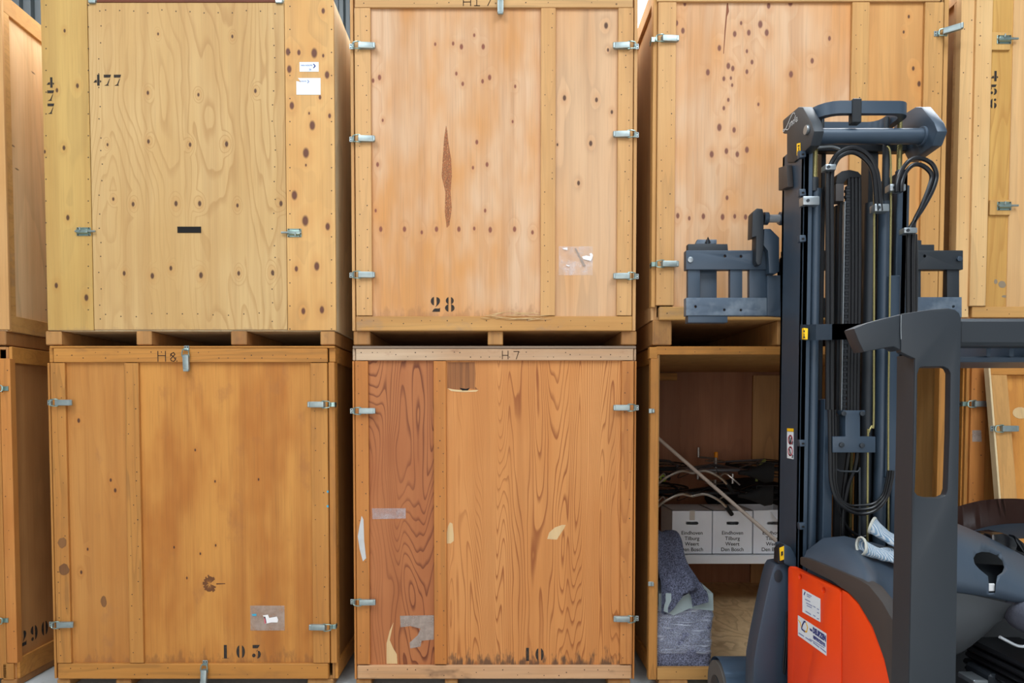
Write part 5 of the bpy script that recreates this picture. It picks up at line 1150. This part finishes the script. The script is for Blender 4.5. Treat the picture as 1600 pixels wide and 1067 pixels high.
# packages and moving blankets at the left
def felt(name, c):
    t = NT(name); v = t.n('ShaderNodeTexCoord').outputs['Object']; n = t.noise(v, 130.0, 3.0, .7); m_ = t.noise(v, 45.0, 3.0, .6)
    col = t.mix(t.step(n, .3, .72), lin(tuple(x*.55 for x in c)), lin(tuple(min(255, x*1.45) for x in c))); col = t.mix(t.m('MULTIPLY', t.step(m_, .52, .7), .5), col, lin((58, 58, 74)))
    return t.fin(col, .95, 0, n, .5, .004, .1)
M['felt'] = felt('grey_felt', (104, 106, 124))
x0 = U(1026, 950, .1).x; x1 = U(1110, 950, .1).x; zt = U(1070, 925, .1).z
x0 = max(x0, OPEN.x0+.045)
pk = thing('wrapped_package', 'grey felt package bound in clear stretch film, at the front of the open crate', 'package', ((x0+x1)/2, .3, ZF))
def lumpy(x0, x1, y0, y1, z0, z1, amp, seed, nx=16, nz=20, taper=0.0):
    rnd = random.Random(seed); bm = new(); rows = []; per = []
    N = 14
    for s in range(4):
        for k in range(N):
            u = k/N; per.append((x0+(x1-x0)*u, y0) if s == 0 else (x1, y0+(y1-y0)*u) if s == 1 else (x1-(x1-x0)*u, y1) if s == 2 else (x0, y1-(y1-y0)*u))
    cx, cy = (x0+x1)/2, (y0+y1)/2; ph = [rnd.uniform(0, 6.3) for _ in range(8)]
    for j in range(nz+1):
        v = j/nz; row = []
        for i, (x, y) in enumerate(per):
            w = amp*(math.sin(i*.7+ph[0]+v*5)+.7*math.sin(i*1.3-v*13+ph[1])+.6*math.sin(v*31+ph[2]+.5*i))*.5
            f = 1-taper*v*v
            d = Vector((x-cx, y-cy)); L = d.length; d = d*(f+w/L)
            row.append((max(cx+d.x, x0-.004), max(cy+d.y, y0-.02), z0+(z1-z0)*v))
        rows.append(row)
    vr = loft(bm, rows, closed=True); bm.faces.new(vr[0][::-1]); bm.faces.new(vr[-1]); return bm
zm = U(1070, 1005, .1).z
obj('felt_wrap', lumpy(x0, x1, .08, .50, ZF, zt-.06, .012, 2), M['felt'], pk, sharp=180)
def stretch():
    t = NT('stretch_film'); v = t.n('ShaderNodeTexCoord').outputs['Object']
    q = t.vm('MULTIPLY', v, (3.0, 3.0, 38.0)); n = t.noise(q, 1.0, 4.0, .6, 1.2); m_ = t.fin(lin((225, 230, 245)), .12, 0, n, .9, .012, .8)
    t.put(t.bs.inputs['Alpha'], t.m('MULTIPLY_ADD', t.step(n, .5, .7), .55, .16)); return m_
M['stretch'] = stretch()
obj('stretch_film', lumpy(x0+.001, x1+.005, .072, .505, ZF+.12, zt-.085, .012, 2), M['stretch'], pk, sharp=180)
bm = new(); z1_ = zt-.11
rows = [[(x0+.004, .064, z1_+.01), (x0+.1, .06, z1_-.03), (x0+.2, .06, z1_+.015), (x1+.008, .062, z1_+.0), (x1+.012, .3, z1_), (x1+.01, .5, z1_)], [(x0+.004, .066, zt), (x0+.1, .066, zt), (x0+.2, .066, zt), (x1+.006, .068, zt), (x1+.01, .3, zt), (x1+.008, .5, zt)], [(x0+.02, .30, zt+.03), (x0+.1, .3, zt+.03), (x0+.2, .3, zt+.02), (x1-.05, .3, zt+.01), (x1, .34, zt+.005), (x1+.004, .5, zt)]]
loft(bm, rows); bmesh.ops.solidify(bm, geom=bm.faces[:], thickness=.003); bmesh.ops.recalc_face_normals(bm, faces=bm.faces)
lab(obj('foam_sheet', bm, plain('pale_foam', (200, 212, 212), .35, 0, .5, .12, 12), pk), 'pale foam sheet folded over the top')
pk2 = lumpy(OPEN.x0+.045, OPEN.x0+.26, .54, 1.1, ZF, ZF+.77, .015, 5); o = obj('wrapped_package', pk2, M['felt'], sharp=180); tag(o, 'tall dark felt package behind the film-bound one', 'package')
# draped blanket: grid thrown over both
bm = new(); rnd = random.Random(9); N, K_ = 16, 22
edge_ = [(1082, 850), (1083, 905)]
rows = []
path = [(.66, ZF+.81), (.54, ZF+.825), (.42, ZF+.80), (.32, ZF+.74), (.22, ZF+.68), (.13, ZF+.63), (.055, ZF+.57), (.04, ZF+.46)]
pp = spline([(0, y, z) for y, z in path], 4)
xA = OPEN.x0+.048
for i, p in enumerate(pp):
    v = i/(len(pp)-1); w = .25+.06*v-.0*v+.02*math.sin(v*9)-(.10 if v > .93 else 0)
    row = []
    for k in range(N+1):
        u = k/N; fold = .016*math.sin(u*11+v*3)+.01*math.sin(u*23-v*5); drop = max(0, u-.72)*.55*(1 if v < .8 else .4)
        row.append((xA+.012+w*min(u*1.15, .83+(u-.72)*.35 if u > .72 else u*1.15), p.y-fold*(.4+v), p.z-drop-.06*(1-u)*0+fold*.5-(.10*math.sin(u*5+1) if v > .85 else 0)*(v-.85)*5))
    rows.append(row)
loft(bm, rows); bmesh.ops.solidify(bm, geom=bm.faces[:], thickness=.006); bmesh.ops.recalc_face_normals(bm, faces=bm.faces)
o = obj('moving_blanket', bm, M['felt'], sharp=180); tag(o, 'grey felt moving blanket draped over the packages', 'blanket')

# ---------------------------------------------------------------- crate door leaning at the far right
rt = thing('crate_door', 'amber crate door panel leaning against the crate at the far right', 'door panel', (2.9, -.2, 0))
ztp = U(1538, 566, -.05).z; xd0 = U(1538, 566, -.05).x; Wd = 1.1; Hd = math.hypot(ztp, .30); ang = math.asin(.30/Hd)
def lean(bm): bm.transform(Matrix.Translation((xd0, -.07, ztp)) @ Matrix.Rotation(-ang, 4, 'X') @ Matrix.Translation((0, 0, -Hd)))
def lboard(name, x0, x1, y0, y1, z0, z1, mat, label=None):
    bm = new(); box(bm, x0, x1, y0, y1, z0, z1, .0025); lean(bm); o = obj(name, bm, mat, rt); return lab(o, label) if label else o
lboard('door_panel', .0, Wd, .0, .014, .0, Hd, wood('leaning_fir_ply', (212, 150, 76), (202, 136, 60), (166, 98, 40), amt=.6, K=18, sx=3, sz=.3, seed=111))
lboard('edge_strip', -.012, .0, -.03, .014, .0, Hd, M['tan_side']); lboard('top_rail', .0, Wd, -.03, .0, Hd-.085, Hd, M['amber_rail']); lboard('stile', .0, .096, -.03, .0, .0, Hd-.086, M['pine_stile']); lboard('bottom_rail', .097, Wd, -.03, .0, .0, .09, M['amber_rail']); lboard('stile', Wd-.09, Wd, -.03, .0, .091, Hd-.086, M['pine_stile'])
latch(rt, 1556, 669.5, -.155)
bm = new(); P = [(.18+.048*math.cos(k*.45), -.0008, Hd-.315+.036*math.sin(k*.45)) for k in range(14)]; prism(bm, P, (0, -.0006, 0)); lean(bm); lab(obj('veneer_tear', bm, M['pale_wood'], rt), 'pale round torn spot')

# ---------------------------------------------------------------- gloves on the hood
def knit():
    t = NT('striped_knit'); v = t.n('ShaderNodeTexCoord').outputs['UV']; q = t.n('ShaderNodeTexCoord').outputs['Object']
    sp = t.n('ShaderNodeSeparateXYZ'); t.put(sp.inputs[0], q); s = t.m('FRACT', t.m('MULTIPLY', t.m('ADD', sp.outputs[0], t.m('MULTIPLY', sp.outputs[1], .7)), 85.0))
    n = t.noise(q, 60.0, 3.0); col = t.mix(t.step(s, .35, .6), lin((214, 218, 222)), lin((132, 162, 188))); col = t.mix(t.m('MULTIPLY', t.step(n, .5, .7), .4), col, lin((160, 176, 188)))
    return t.fin(col, .95, 0, t.m('ADD', s, n), .6, .004, .1)
M['knit'] = knit(); M['cream_knit'] = plain('cream_knit', (206, 206, 196), .95, 0, .1, .3, 60, 1)
def glove(label, wrist, d, side_, up, mat, rough_mat):
    d, s, u = Vector(d).normalized(), Vector(side_).normalized(), Vector(up).normalized()
    r = thing('work_glove', label, 'glove', wrist, 'work gloves on the truck hood'); w = Vector(wrist)
    bm = new(); rows = []
    for t_, rw, rh, lift in ((-.085, .052, .034, .03), (-.06, .050, .030, .022), (-.03, .045, .022, .014), (0, .044, .020, .010), (.03, .048, .020, .008), (.07, .052, .019, .008), (.09, .048, .016, .008)):
        rows.append([w+d*t_+s*rw*math.cos(a)+u*(lift+rh*math.sin(a)+.004*math.sin(3*a+t_*90)) for a in [2*math.pi*k/16 for k in range(16)]])
    vr = loft(bm, rows, closed=True); bm.faces.new(vr[-1])
    for k, (o_, L) in enumerate(((-.036, .06), (-.013, .075), (.011, .07), (.034, .055))):
        b = w+d*.085+s*o_+u*.008; tube(bm, spline([b, b+d*L*.5+u*.012, b+d*L*.85+u*.0, b+d*L-u*.012], 4), [.0125]*12+[.007], 8)
    b = w+d*.02+s*.042+u*.01; tube(bm, spline([b, b+d*.03+s*.02, b+d*.06+s*.022], 4), [.013]*8+[.008], 8)
    obj('knitted_body', bm, mat, r, sharp=180)
    bm = new(); torus(bm, w-d*.085+u*.03, s, u*.66, .052, .006, 20, 6); obj('cuff', bm, rough_mat, r); return r
def on_hood(px, py):
    d = ray(px, py).normalized(); ok, p, n, _ = hd.ray_cast(CAM-WORLD[hd.name], d)
    if not ok: p = U(px, py, -1.15)-WORLD[hd.name]; n = Vector((-.2, -.5, .8))
    if n.dot(d) > 0: n = -n
    return p+WORLD[hd.name], n
bpy.context.view_layer.update()
pA, nA = on_hood(1372, 874); pB, _ = on_hood(1402, 884)
da = (pB-pA).normalized(); da = (da-nA*da.dot(nA)).normalized()
glove('blue and white work glove lying flat on the truck hood, under the other glove', pA+nA*.016, da, nA.cross(da), nA, M['knit'], M['cream_knit'])
pC, nC = on_hood(1384, 866); dc = Vector((.5, -.35, -.45)); dc = (dc-nC*dc.dot(nC)*.6).normalized()
glove('striped work glove with its cuff turned up, on top of the other glove', pC+nC*.066, dc, nC.cross(dc), nC, M['knit'], M['cream_knit'])
